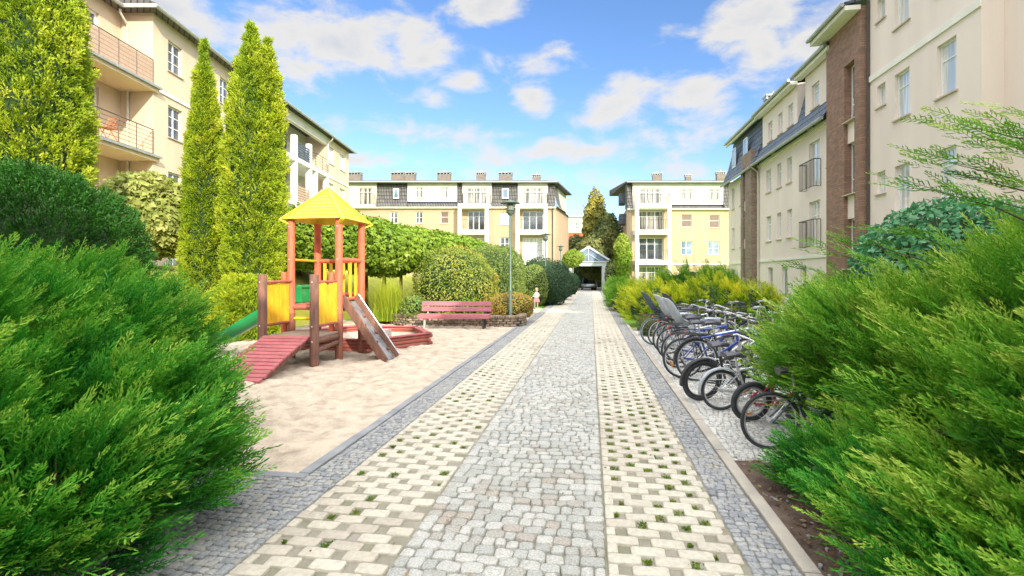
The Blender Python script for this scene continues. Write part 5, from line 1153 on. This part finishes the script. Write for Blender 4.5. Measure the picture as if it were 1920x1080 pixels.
# sandbox
sb = empty('sandbox', (-5.55, 11.8, 0), 'hexagonal log sandbox with red brown rims behind the play tower', 'sandbox')
cxs, cys, rs_ = -5.55, 11.75, 1.68; vs = [(cxs+rs_*math.cos(R(60*k)), cys+rs_*math.sin(R(60*k))*.98) for k in range(6)]
for k in range(6):
    p, q = Vector((*vs[k],0)), Vector((*vs[(k+1) % 6],0)); dr = (q-p).normalized(); b = MB()
    for j, zz in enumerate((.035,.12,.205)):
        e = .10 if (j+k) % 2 else .02; b.tube([p-dr*e+Vector((0,0,zz)), q+dr*e+Vector((0,0,zz))], .046, 10)
    lw = b.build('log_side', M['red_wood'], sb, sm=True)
    b = MB(); b.beam(p-dr*.06+Vector((0,0,.268)), q+dr*.06+Vector((0,0,.268)), .15, .03); b.build('rim_board', M['ramp_wood'], lw, bevel=.006)
b = MB(); b.poly_prism(vs, -.05, .12); b.build('sand_fill', M['sand'], sb)
tb = empty('bucket', (-4.75, 11.35, .12), 'small grey metal bucket inside the sandbox right of the climbing board', 'bucket')
b = MB(); b.lathe((-4.75,11.35,.12), [(.085,0),(.095,.02),(.11,.26),(.115,.27),(.10,.27),(.09,.05)], 18); b.build('body', M['alu'], tb, sm=True)
b = MB(); b.ring((-4.75,11.35,.39), (0,1,.2), .11, .005, 16, 5, 0, math.pi); b.build('handle', M['black'], tb)
# ------------------------------------------------ bench
bc = LD(-1.78, 15.9); be = empty('bench', (bc.x, bc.y, 0), 'red painted board bench at the edge of the sand in front of the hedge ball', 'bench')
RZ = YAW-R(5); ux = Vector((math.cos(RZ), math.sin(RZ), 0)); uy = Vector((-math.sin(RZ), math.cos(RZ), 0)); C0 = Vector((bc.x, bc.y, 0)); Lb = 2.25
def brd(nm, y, z, wd, th, ang, l=Lb):
    b = MB(); a = R(ang); ay = uy*math.cos(a)+Vector((0,0,math.sin(a))); azv = ux.cross(ay)
    b.obox(C0+uy*y+Vector((0,0,z)), ux, ay, azv, l, wd, th); return b.build(nm, M['bench'], be, bevel=.008)
brd('seat_board', -.22, .44, .13, .045, 3); brd('seat_board', -.07, .435, .13, .045, 3); brd('seat_board', .08, .43, .13, .045, 3)
brd('front_board', -.30, .385, .13, .04, 82)
brd('back_board', .19, .59, .15, .04, 74); brd('back_board', .24, .76, .15, .04, 74)
for sx in (-.92, .92):
    b = MB(); c = C0+ux*sx
    b.beam(c+uy*-.24+Vector((0,0,0)), c+uy*-.22+Vector((0,0,.41)), .06, .06, ux); b.beam(c+uy*.12, c+uy*.16+Vector((0,0,.42)), .06, .06, ux); b.beam(c+uy*.17+Vector((0,0,.36)), c+uy*.28+Vector((0,0,.84)), .05, .05, ux)
    b.beam(c+uy*-.26+Vector((0,0,.39)), c+uy*.20+Vector((0,0,.385)), .05, .05, ux); b.build('leg', M['concrete'] if sx < 0 else M['black'], be, bevel=.005)
# ------------------------------------------------ low curved brick wall and planting bed
wp = [gnd(726,598), gnd(735,606), LD(-3.4,16.75), LD(-2.2,16.7), LD(-1.0,16.55), LD(-.25,16.45), LD(.2,16.5), LD(.38,17.1), LD(.3,18.2)]
wl = empty('planter_wall', (wp[3].x, wp[3].y, 0), 'low curved brick edging wall behind the bench', 'wall')
def path_pts(pts, step):
    out = []; acc = 0
    for i in range(len(pts)-1):
        p, q = Vector((*pts[i][:2],0)), Vector((*pts[i+1][:2],0)); L = (q-p).length; t = acc
        while t < L: out.append((p+(q-p)*t/L, (q-p).normalized())); t += step
        acc = t-L
    return out
V = []; Q = []; T = []
def brick(c, dr, l, wd, z0, z1, tn):
    sd_ = Vector((-dr.y, dr.x, 0)); k = len(V)
    for zz in (z0, z1):
        for a, e in ((-1,-1),(1,-1),(1,1),(-1,1)): V.append((c.x+dr.x*a*l/2+sd_.x*e*wd/2, c.y+dr.y*a*l/2+sd_.y*e*wd/2, zz))
    Q.extend([(k+a,k+b_,k+c_,k+d_) for a,b_,c_,d_ in ((3,2,1,0),(4,5,6,7),(0,1,5,4),(1,2,6,5),(2,3,7,6),(3,0,4,7))]); T.extend([tn]*8)
for j in range(3):
    for i, (c, dr) in enumerate(path_pts(wp, .215)):
        brick(c+dr*(.107*(j % 2)), dr, .195, .22, .004+j*.082, .074+j*.082, random.random())
for c, dr in path_pts(wp, .082): brick(c, dr, .07, .235, .25, .36+random.uniform(-.004,.004), random.random())
np_mesh('bricks', np.array(V), np.array(Q), M['wallbrick'], wl, np.array(T))
b = MB()
for i in range(len(wp)-1): b.beam(wp[i]+Vector((0,0,.165)), wp[i+1]+Vector((0,0,.165)), .19, .33)
b.build('mortar_core', M['mortar'], wl)
bed = [p[:2] for p in wp]+[LD(.2,20)[:2], LD(-3.2,21)[:2], LD(-4.8,19.5)[:2]]
b = MB(); b.poly_prism(bed, -.05, .27); b.build('planting_bed', M['soil'])['kind'] = 'structure'
# ------------------------------------------------ street lamps
def lamp(px, D_, pyt, z0, lbl, sc=1):
    p = LD((px-960)/950*D_, D_); zt = zy(pyt, D_); o = empty('street_lamp', (p.x, p.y, z0), lbl, 'street lamp', 'green park lamps along the left of the path')
    b = MB(); b.tube([(p.x,p.y,z0-.05),(p.x,p.y,z0+.9)], .062*sc, 12); b.tube([(p.x,p.y,z0+.9),(p.x,p.y,z0+.96),(p.x,p.y,zt-.55)], [.06*sc,.042*sc,.036*sc], 12); b.lathe((p.x,p.y,z0), [(.11*sc,0),(.11*sc,.03),(.07*sc,.06)], 12); b.build('pole', M['lamp_green'], o, sm=True)
    b = MB(); b.lathe((p.x,p.y,zt-.56), [(.04,0),(.09*sc,.05),(.14*sc,.12),(.15*sc,.16),(.06,.17)], 16); b.build('lamp_collar', M['lamp_green'], o, sm=True)
    b = MB(); b.lathe((p.x,p.y,zt-.39), [(.11*sc,0),(.13*sc,.05),(.13*sc,.17),(.10*sc,.2)], 16); b.build('lamp_glass', M['lamp_glass'], o, sm=True)
    b = MB()
    for k in range(3): b.lathe((p.x,p.y,zt-.36+k*.065), [(.13*sc,0),(.175*sc,-.008),(.175*sc,.0),(.13*sc,.012)], 16)
    b.build('louvre', M['lamp_green'], o, sm=True)
    b = MB(); b.lathe((p.x,p.y,zt-.17), [(.10*sc,0),(.34*sc,.03),(.345*sc,.045),(.14*sc,.09),(.05,.14),(.02,.17)], 20); b.build('lamp_hat', M['lamp_green'], o, sm=True)
lamp(957, 17.3, 374, .25, 'nearest and tallest lamp post standing in the orange barberry right of the bench')
lamp(1023, 31, 436, 0, 'middle lamp post between the long hedge and the dark clipped bushes')
lamp(1051, 42, 459, 0, 'farthest lamp post just left of the garage')
# ------------------------------------------------ bicycles
def bike(px, yb, dia, lbl, frame='black', tyre='rubber', rim='alu', yaw=12, lean=4, seat=None, fender=False, reflector=None, basket=False, saddle='saddle_v', dx=0, bar=0.0, fat=1.0, yoff=0, size=1.0):
    p = gnd(px, yb); r = dia/2; o = empty('bicycle', (0,0,0), lbl, 'bicycle', 'bicycles parked side by side in the rack'); hx = 1.02*size if r > .3 else .82*size; k = max(.72, r/.34)
    tr = .0175*fat
    def wheel(x):
        b = MB(); n = 14
        b.tube([(x,-.035,r),(x,.035,r)], .025, 8)
        for i in range(n):
            a = 2*math.pi*i/n; s = .03 if i % 2 else -.03; b.tube([(x+.02*math.cos(a+.6),s,r+.02*math.sin(a+.6)), (x+(r-tr*2.2)*math.cos(a),0,r+(r-tr*2.2)*math.sin(a))], .0022, 3, cap=False)
        w_ = b.build('wheel', M['alu'], o)
        b = MB(); b.ring((x,0,r), (0,1,0), r-tr, tr, 40, 8); b.build('tyre', M[tyre], w_, sm=True)
        b = MB(); b.ring((x,0,r), (0,1,0), r-tr*2.4, tr*.55, 40, 6); b.build('rim', M[rim], w_, sm=True)
        if reflector and x == 0:
            for a in ((2.0, 4.6) if reflector == 2 else (3.6,)):
                b = MB(); c = Vector((math.cos(a)*r*.62,.0,r+math.sin(a)*r*.62)); b.obox(c, (-math.sin(a),0,math.cos(a)), (0,1,0), (math.cos(a),0,math.sin(a)), .09, .018, .035); b.build('reflector', M['orange_refl'], w_, bevel=.006)
    wheel(0); wheel(hx)
    bb = Vector((.42*k,0,.28*k)); st = Vector((.26*k,0,.74*k)); ht = Vector((hx-.20*k,0,.78*k)); hb = Vector((hx-.155*k,0,.62*k))
    b = MB(); m_ = .017
    for s in (-1, 1): b.tube([(0,s*.055,r), (bb.x-.05,s*.035,bb.z)], .010, 6); b.tube([(0,s*.055,r), (st.x+.01,s*.02,st.z-.09)], .008, 6)
    b.tube([bb,st], m_, 8); b.tube([bb,hb], m_*1.25, 8); b.tube([st+(bb-st)*.15,ht], m_, 8); b.tube([hb,ht], m_*1.3, 8); b.tube([bb+Vector((0,-.045,0)),bb+Vector((0,.045,0))], .024, 8)
    b.build('frame', M[frame], o, sm=True)
    b = MB(); 
    for s in (-1, 1): b.tube([hb+Vector((.01,s*.03,-.01)), hb+Vector((.05,s*.05,-.16*k)), (hx,s*.055,r)], .012, 6)
    b.tube([hb+Vector((0,-.04,0)),hb+Vector((0,.04,0))], .016, 6); b.build('fork', M[frame if rim != 'alu' else 'alu'], o, sm=True)
    gz = ht.z+.20*k+bar; b = MB(); b.tube([ht, ht+Vector((-.02,0,.14*k+bar)), ht+Vector((.03,0,.19*k+bar))], .013, 7)
    b.tube([(ht.x-.17,-.30,gz-.02),(ht.x-.06,-.25,gz+.015),(ht.x+.03,-.12,gz-.01),(ht.x+.04,0,gz-.01),(ht.x+.03,.12,gz-.01),(ht.x-.06,.25,gz+.015),(ht.x-.17,.30,gz-.02)], .011, 7)
    hbo = b.build('handlebar', M['alu'], o, sm=True)
    for s in (-1, 1):
        b = MB(); b.tube([(ht.x-.22,s*.325,gz-.035),(ht.x-.10,s*.275,gz+.005)], .017, 8); b.build('grip', M['black'], hbo, sm=True)
    b = MB(); b.tube([(ht.x+.03,-.15,gz),(ht.x+.12,-.18,gz-.04),(ht.x+.02,-.26,gz-.05)], .005, 5); b.tube([(ht.x+.05,.1,gz),(ht.x+.14,.02,gz-.1),hb+Vector((.05,.02,-.1))], .004, 5); b.tube([(ht.x+.04,.14,gz),(ht.x+.13,.18,gz-.04),(ht.x+.02,.26,gz-.05)], .005, 5); b.build('brake_lever', M['black'], hbo)
    sz = .93*k; b = MB(); b.tube([st, (st.x-.025,0,sz-.02)], .013, 7); b.build('seat_post', M['alu'], o, sm=True)
    b = MB(); secs = [(-.13,.075,.0),(-.10,.085,.01),(-.02,.07,.012),(.06,.032,.006),(.14,.02,.0)]; vs = []
    for (x, w_, dz) in secs:
        for a in range(8): t = 2*math.pi*a/8; vs.append((st.x-.03+x, w_*math.cos(t), sz+dz+.028*math.sin(t)*(1 if math.sin(t) > 0 else 1.4)))
    fs = [(i*8+a, i*8+(a+1) % 8, (i+1)*8+(a+1) % 8, (i+1)*8+a) for i in range(4) for a in range(8)]+[tuple(range(7,-1,-1)), tuple(32+a for a in range(8))]
    b.add(vs, fs); b.build('saddle', M[saddle], o, sm=True)
    b = MB(); b.ring(bb+Vector((0,-.05,0)), (0,1,0), .085*k, .006, 24, 5); b.tube([bb+Vector((0,-.062,0)), bb+Vector((.12,-.062,-.11))*1], .009, 6); b.tube([bb+Vector((0,.062,0)), bb+Vector((-.12,.062,.11))], .009, 6)
    b.tube([bb+Vector((0,-.05,.085*k)), (0,-.05,r+.03)], .005, 4); b.tube([bb+Vector((0,-.05,-.085*k)), (0,-.05,r-.03)], .005, 4)
    for i in range(5): a = i*1.257; b.tube([bb+Vector((0,-.05,0)), bb+Vector((.08*k*math.cos(a),-.05,.08*k*math.sin(a)))], .006, 4)
    cr = b.build('crankset', M['alu'], o)
    for s in (1, -1):
        b = MB(); c = bb+Vector((.12*s,-.11*s,-.11*s)); b.box((c.x-.045,c.y-.045,c.z-.01), (c.x+.045,c.y+.045,c.z+.01)); b.build('pedal', M['black'], cr)
    if fender:
        for x, a0, a1 in ((0, -.2, 2.2), (hx, -.1, 1.9)):
            b = MB(); n = 18; rr = r+.022; vs = []
            for i in range(n+1):
                a = a0+(a1-a0)*i/n
                if x == 0: a = math.pi-a
                for w_, dd in ((-.032,-.012),(-.018,.004),(.018,.004),(.032,-.012)): vs.append((x+(rr+dd)*math.cos(a), w_, r+(rr+dd)*math.sin(a)))
            b.add(vs, [(i*4+q, i*4+q+1, (i+1)*4+q+1, (i+1)*4+q) for i in range(n) for q in range(3)])
            mg = b.build('mudguard', M[fender], o, sm=True); so = mg.modifiers.new('s', 'SOLIDIFY'); so.thickness = .004
    b = MB(); rz = 2*r+.07
    if r > .3:
        for s in (-.06, 0, .06): b.tube([(.22,s,rz),(-.2,s,rz)], .006, 5)
        b.tube([(-.2,-.06,rz),(-.2,.06,rz)], .006, 5); b.tube([(-.08,.06,rz),(0,.06,r)], .006, 5); b.tube([(-.08,-.06,rz),(0,-.06,r)], .006, 5); b.tube([(.22,0,rz),(st.x,0,st.z-.1)], .006, 5)
        rk = b.build('luggage_rack', M['black'], o)
        b = MB(); b.box((-.225,-.025,rz-.035), (-.205,.025,rz-.005)); b.build('rear_light', M['red_pl'], rk, bevel=.006)
    b = MB(); b.tube([(ht.x+.10,0,gz-.10),(ht.x+.17,0,gz-.10)], [.022,.032], 10); b.build('front_light', M['black'], hbo, sm=True)
    if basket:
        b = MB()
        for zz in (0,.07,.14,.21): 
            w_, d_ = .15+.02*zz/.21, .12+.015*zz/.21; c = [(ht.x+.2-d_,-w_,gz-.16+zz),(ht.x+.2+d_,-w_,gz-.16+zz),(ht.x+.2+d_,w_,gz-.16+zz),(ht.x+.2-d_,w_,gz-.16+zz)]
            for i in range(4): b.tube([c[i], c[(i+1) % 4]], .005, 4)
        for i in range(8):
            for s in (-1, 1): yy = -.15+i*.043; b.tube([(ht.x+.2+s*.12,yy,gz-.16),(ht.x+.2+s*.135,yy*1.12,gz+.05)], .003, 3)
        b.build('basket', M['black'], o)
    if seat:
        b = MB(); secs = []; zb = 2*r+.16
        # seat bottom to back rest, U shaped sections
        prof = [(.16,zb-.03,.06,.03),(.11,zb,.10,.04),(.01,zb,.12,.07),(-.07,zb+.03,.125,.10),(-.13,zb+.11,.125,.11),(-.19,zb+.22,.12,.10),(-.25,zb+.33,.11,.09),(-.30,zb+.41,.085,.06),(-.32,zb+.44,.04,.02)]
        vs = []
        for i, (x, z, w_, e) in enumerate(prof):
            nx_, nz_ = (0, 1) if i < 3 else (1, .35)
            for j in range(9):
                t = (j-4)/4; vs.append((x+nx_*e*t*t, w_*math.copysign(abs(t)**.8, t), z+nz_*e*t*t))
        b.add(vs, [(i*9+j, i*9+j+1, (i+1)*9+j+1, (i+1)*9+j) for i in range(len(prof)-1) for j in range(8)])
        cs = b.build('child_seat', M[seat], o, sm=True); so = cs.modifiers.new('s', 'SOLIDIFY'); so.thickness = .022; so.offset = 0
        b = MB(); b.tube([(st.x,0,st.z-.05),(.12,.03,zb-.06),(.0,.03,zb-.03)], .008, 5); b.tube([(st.x,0,st.z-.05),(.12,-.03,zb-.06),(.0,-.03,zb-.03)], .008, 5)
        for s in (-1, 1): b.beam((.14,s*.15,zb-.02), (.20,s*.16,zb-.22), .07, .02, (0,1,0)); b.box((.17,s*.16-.035,zb-.24), (.29,s*.16+.035,zb-.215))
        b.build('foot_rest', M[seat], cs)
        b = MB()
        for s in (-.05,.05): b.beam((-.17,s,zb+.31), (.01,s,zb+.04), .03, .006, (0,1,0))
        b.beam((-.11,-.05,zb+.17),(-.11,.05,zb+.17),.05,.02)
        b.build('harness', M['red_pl'] if seat == 'black' else M['black'], cs)
    o.location = (p.x+dx, p.y+yoff, 0); o.rotation_euler = (R(lean), 0, R(yaw)); return o
M['blue_pl'] = mat('blue_frame_paint', (.03,.08,.45), (.02,.06,.35), scale=6, rough=.25, coat=.5)
M['teal_pl'] = mat('pale_teal_frame_paint', (.22,.42,.46), (.18,.35,.40), scale=6, rough=.25, coat=.5)
M['tyre_grey'] = mat('grey_tyre', (.16,.22,.26), (.12,.17,.20), scale=9, rough=.8)
bike(1443, 843, .56, 'bicycle nearest the camera, only its thin rear wheel shows out of the juniper', frame='dgrey_pl', yaw=6, lean=3, fat=.95)
bike(1405, 790, .47, 'small fat tyred child bicycle with orange reflectors second from the camera', frame='red_pl', yaw=14, lean=8, reflector=2, fat=1.7)
bike(1351, 769, .50, 'small bicycle with long silver mudguard stay, third from the camera', frame='alu', yaw=10, lean=3, fender='grey_pl')
bike(1313, 751, .56, 'dark fat tyred bicycle with raised mudguard, fourth from the camera', frame='black', rim='black', yaw=18, lean=10, fat=1.5, fender='black')
bike(1306, 715, .67, 'large wheeled black bicycle with bright alloy rim in the middle of the row', frame='black', yaw=8, lean=2, fender='black', saddle='saddle_v')
bike(1280, 709, .66, 'bicycle with an orange spoke reflector directly behind the large alloy rimmed one', frame='blue_pl', yaw=8, lean=4, reflector=1, bar=.08, basket=False)
bike(1273, 690, .66, 'blue framed bicycle carrying a pale grey child seat', frame='blue_pl', yaw=9, lean=3, seat='grey_pl', bar=.04)
bike(1262, 676, .66, 'pale bicycle between the two grey child seats', frame='alu', yaw=7, lean=2, basket=False, saddle='grey_pl')
bike(1252, 664, .66, 'pale teal bicycle with a tall light grey child seat', frame='teal_pl', yaw=8, lean=4, seat='grey_pl', rim='alu')
bike(1246, 656, .66, 'dark bicycle carrying a black child seat with red harness', frame='black', yaw=8, lean=0, seat='black', dx=.25)
bike(1240, 652, .66, 'bicycle with white rims behind the black child seat', frame='alu', yaw=6, lean=5, rim='white')
bike(1226, 647, .66, 'farthest bicycle with pale blue grey tyres and a dark grey child seat', frame='teal_pl', tyre='tyre_grey', yaw=8, lean=3, seat='dgrey_pl')
bike(1290, 700, .66, 'silver framed bicycle close behind the black one with bright rims', frame='alu', yaw=4, lean=-2, bar=.05, yoff=.12, dx=.2, saddle='grey_pl', fender='grey_pl')
bike(1268, 683, .66, 'silver bicycle with front basket just beyond the blue framed one', frame='alu', yaw=11, lean=5, bar=.1, yoff=.15, dx=.1, basket=True)
bike(1236, 650, .66, 'silver bicycle last but one, leaning toward the golden junipers', frame='alu', yaw=3, lean=-4, bar=.12, yoff=.2, dx=.3, fender='grey_pl')
# second row, facing the other way, seen as handlebars beyond the first
for i, (x, y, lbl, kw) in enumerate([(4.35,11.3,'upright dark bicycle with high curved handlebar in front of the small lawn',dict(frame='black', bar=.16, fender='black')),
        (4.45,10.4,'dark bicycle with front basket at the right end of the rack, half behind the juniper',dict(frame='dgrey_pl', bar=.06, basket=True)),
        (4.1,12.6,'violet grey bicycle in the far row of the rack',dict(frame='alu', saddle='grey_pl', bar=.08)),
        (4.0,9.6,'pale teal bicycle in the far row tucked against the juniper',dict(frame='teal_pl', bar=.05))]):
    ob = bike(1300, 700, .66, lbl, yaw=172+i*4, lean=3, **kw); ob.location = (x, y, 0)
# steel rack
rk = empty('bicycle_rack', (2.55, 9.5, 0), 'low steel bicycle rack running under the row of bicycles', 'bicycle rack')
b = MB(); b.tube([(2.5,5.0,.35),(2.5,14.4,.35)], .022, 8); b.tube([(2.9,5.0,.05),(2.9,14.4,.05)], .022, 8); b.build('rack_bar', M['rail_light'], rk, sm=True)
b = MB()
for i in range(24):
    y = 5.1+i*.4; b.tube([(2.5,y,.35),(2.6,y,.42),(2.85,y,.3),(2.9,y,.05)], .008, 5, cap=False)
b.build('wheel_holder', M['rail_light'], rk)
# ------------------------------------------------ child with scooter
ch = LD((1006-960)/950*25.6, 25.6); x, y = ch.x, ch.y
def skin_body(name, verts, edges, radii, m, parent=None, sub=2):
    me = bpy.data.meshes.new(name); o3 = rootloc(parent); me.from_pydata([tuple(Vector(v)-o3) for v in verts], edges, []); o = bpy.data.objects.new(name, me); COL.objects.link(o)
    sk = o.modifiers.new('skin', 'SKIN'); sk.use_smooth_shade = True
    for i, r in enumerate(radii): me.skin_vertices[0].data[i].radius = (r, r) if not isinstance(r, tuple) else r
    me.skin_vertices[0].data[0].use_root = True
    s = o.modifiers.new('sub', 'SUBSURF'); s.levels = sub; s.render_levels = sub
    me.materials.append(m)
    if parent: o.parent = parent
    return o
pe = empty('person', (x, y, 0), 'small child in white top and pink skirt pushing a scooter beside the long hedge', 'person')
vv = [(0,0,.52),(0,0,.62),(0,.01,.74),(0,.01,.80),(0,-.01,.86),(0,-.02,.95),(0,-.02,1.02),
      (.10,0,.76),(.14,-.06,.64),(.10,-.20,.58),(-.10,0,.76),(-.14,-.06,.64),(-.10,-.20,.58),
      (.05,0,.48),(.055,-.05,.27),(.055,-.02,.06),(.055,-.09,.03),(-.05,0,.48),(-.055,.05,.27),(-.055,.12,.08),(-.055,.07,.03)]
ee = [(0,1),(1,2),(2,3),(3,4),(4,5),(5,6),(2,7),(7,8),(8,9),(2,10),(10,11),(11,12),(0,13),(13,14),(14,15),(15,16),(0,17),(17,18),(18,19),(19,20)]
rr = [.08,.075,.08,.035,.055,.085,.05,.035,.028,.02,.035,.028,.02,.055,.038,.026,.022,.055,.038,.026,.022]
skin_body('body', [(x+a, y+b_, c) for a, b_, c in vv], ee, rr, M['skin'], pe)
b = MB(); b.lathe((x,y,.55), [(.10,0),(.095,.1),(.10,.2),(.07,.255),(.04,.27)], 16); b.build('shirt', M['cloth_w'], pe, sm=True)
b = MB(); b.lathe((x,y,.33), [(.17,0),(.15,.08),(.115,.18),(.098,.23)], 16); b.build('skirt', M['pink'], pe, sm=True)
b = MB(); b.ball((x,y+.015,.97), (.088,.092,.09), 12, 8); b.build('hair', M['hair'], pe, sm=True)
b = MB()
for s in (-.03,.03): b.ball((x+s,y-.10,.945), .009, 6, 4)
b.build('eyes', M['black'], pe)
sc_ = empty('scooter', (x-.02, y-.28, 0), 'small grey scooter held by the child', 'scooter')
b = MB(); b.beam((x-.04,y-.5,.08), (x-.04,y+.0,.08), .09, .02); b.build('deck', M['grey_pl'], sc_)
b = MB(); b.tube([(x-.04,y-.52,.06),(x-.04,y-.46,.35),(x-.04,y-.38,.62)], .014, 7); b.tube([(x-.18,y-.37,.62),(x+.12,y-.37,.62)], .014, 7); b.build('handlebar', M['alu'], sc_, sm=True)
for yy in (-.53, .04):
    b = MB(); b.ring((x-.04,y+yy,.05), (1,0,0), .038, .014, 16, 6); b.ball((x-.04,y+yy,.05),(.012,.028,.028),8,6); b.build('wheel', M['rubber'], sc_, sm=True)
# ------------------------------------------------ car in the garage mouth
M['car'] = mat('silver_car_paint', (.22,.26,.28), (.18,.22,.24), scale=3, rough=.25, metal=.5, coat=.8)
D_ = 60; cp_ = LD((1104-960)/950*D_, D_); gz = -.02
ca = empty('parked_car', (cp_.x, cp_.y, gz), 'grey car parked inside the garage mouth', 'car')
b = MB(); secs = [(-2.05,.35,.62,.62),(-1.95,.3,.75,.78),(-1.2,.28,.86,.84),(-.55,.28,.92,.86),(1.5,.28,.95,.86),(1.95,.32,.88,.80),(2.05,.4,.75,.65)]
vs = []
for (yy, z0, z1, w_) in secs: vs += [(cp_.x-w_,cp_.y+yy,gz+z0),(cp_.x-w_,cp_.y+yy,gz+z1*.8),(cp_.x-w_*.9,cp_.y+yy,gz+z1),(cp_.x+w_*.9,cp_.y+yy,gz+z1),(cp_.x+w_,cp_.y+yy,gz+z1*.8),(cp_.x+w_,cp_.y+yy,gz+z0)]
b.add(vs, [(i*6+k, i*6+(k+1) % 6, (i+1)*6+(k+1) % 6, (i+1)*6+k) for i in range(6) for k in range(6)]+[(5,4,3,2,1,0), tuple(36+k for k in range(6))]); bd = b.build('body', M['car'], ca, sm=True)
b = MB(); b.hexa([(cp_.x-.78,cp_.y-1.0,gz+.9),(cp_.x+.78,cp_.y-1.0,gz+.9),(cp_.x+.78,cp_.y+1.7,gz+.93),(cp_.x-.78,cp_.y+1.7,gz+.93),(cp_.x-.58,cp_.y-.25,gz+1.42),(cp_.x+.58,cp_.y-.25,gz+1.42),(cp_.x+.58,cp_.y+1.1,gz+1.42),(cp_.x-.58,cp_.y+1.1,gz+1.42)]); b.build('windscreen', M['glass_dark'], ca, bevel=.05)
b = MB(); b.box((cp_.x-.56,cp_.y-.2,gz+1.41), (cp_.x+.56,cp_.y+1.05,gz+1.46)); b.build('car_roof', M['car'], bd, bevel=.03)
for sx in (-1, 1):
    b = MB(); b.ball((cp_.x+sx*.6,cp_.y-1.97,gz+.62), (.17,.06,.09), 10, 6); b.build('headlight', M['lamp_glass'], bd, sm=True)
    for yy in (-1.3, 1.3):
        b = MB(); b.ring((cp_.x+sx*.78,cp_.y+yy,gz+.31), (1,0,0), .22, .095, 24, 8); wo_ = b.build('wheel', M['rubber'], ca, sm=True)
        b = MB(); b.tube([(cp_.x+sx*.74,cp_.y+yy,gz+.31),(cp_.x+sx*.84,cp_.y+yy,gz+.31)], .16, 14); b.build('rim', M['alu'], wo_)
# balcony table and chairs (left building, middle balcony)
M['tablewood'] = mat('orange_table_wood', (.55,.22,.10), (.45,.17,.08), scale=8, rough=.6)
tc_ = LD(-15.5, 18.3, 6.75); tb = empty('balcony_table', tc_, 'small orange wooden table on the lower left balcony', 'table')
b = MB(); b.box(tuple(tc_+Vector((-.35,-.35,.70))), tuple(tc_+Vector((.35,.35,.73)))); b.build('table_top', M['tablewood'], tb)
for sx in (-.28,.28):
    for sy in (-.28,.28): b = MB(); b.tube([tc_+Vector((sx,sy,0)), tc_+Vector((sx,sy,.7))], .02, 6); b.build('leg', M['tablewood'], tb)
for k, (dx_, dy_) in enumerate(((.1,-.75),(.2,.8))):
    q = tc_+Vector((dx_,dy_,0)); c_ = empty('balcony_chair', q, ['orange wooden folding chair on the near side of the balcony table','orange wooden folding chair on the far side of the balcony table'][k], 'chair', 'folding chairs on the left balcony')
    b = MB(); b.box(tuple(q+Vector((-.2,-.2,.43))), tuple(q+Vector((.2,.2,.46)))); b.build('seat', M['tablewood'], c_)
    b = MB(); s_ = -1 if k == 0 else 1
    for i in range(3): b.box(tuple(q+Vector((-.2,s_*.2-.01,.58+i*.12))), tuple(q+Vector((.2,s_*.2+.01,.65+i*.12))))
    b.build('backrest', M['tablewood'], c_)
    for sx in (-.18,.18):
        b = MB(); b.tube([q+Vector((sx,-.2,0)), q+Vector((sx,.2,.88 if s_ > 0 else .45))], .014, 6); b.build('leg', M['tablewood'], c_)
        b = MB(); b.tube([q+Vector((sx,.2,0)), q+Vector((sx,-.2,.88 if s_ < 0 else .45))], .014, 6); b.build('leg', M['tablewood'], c_)
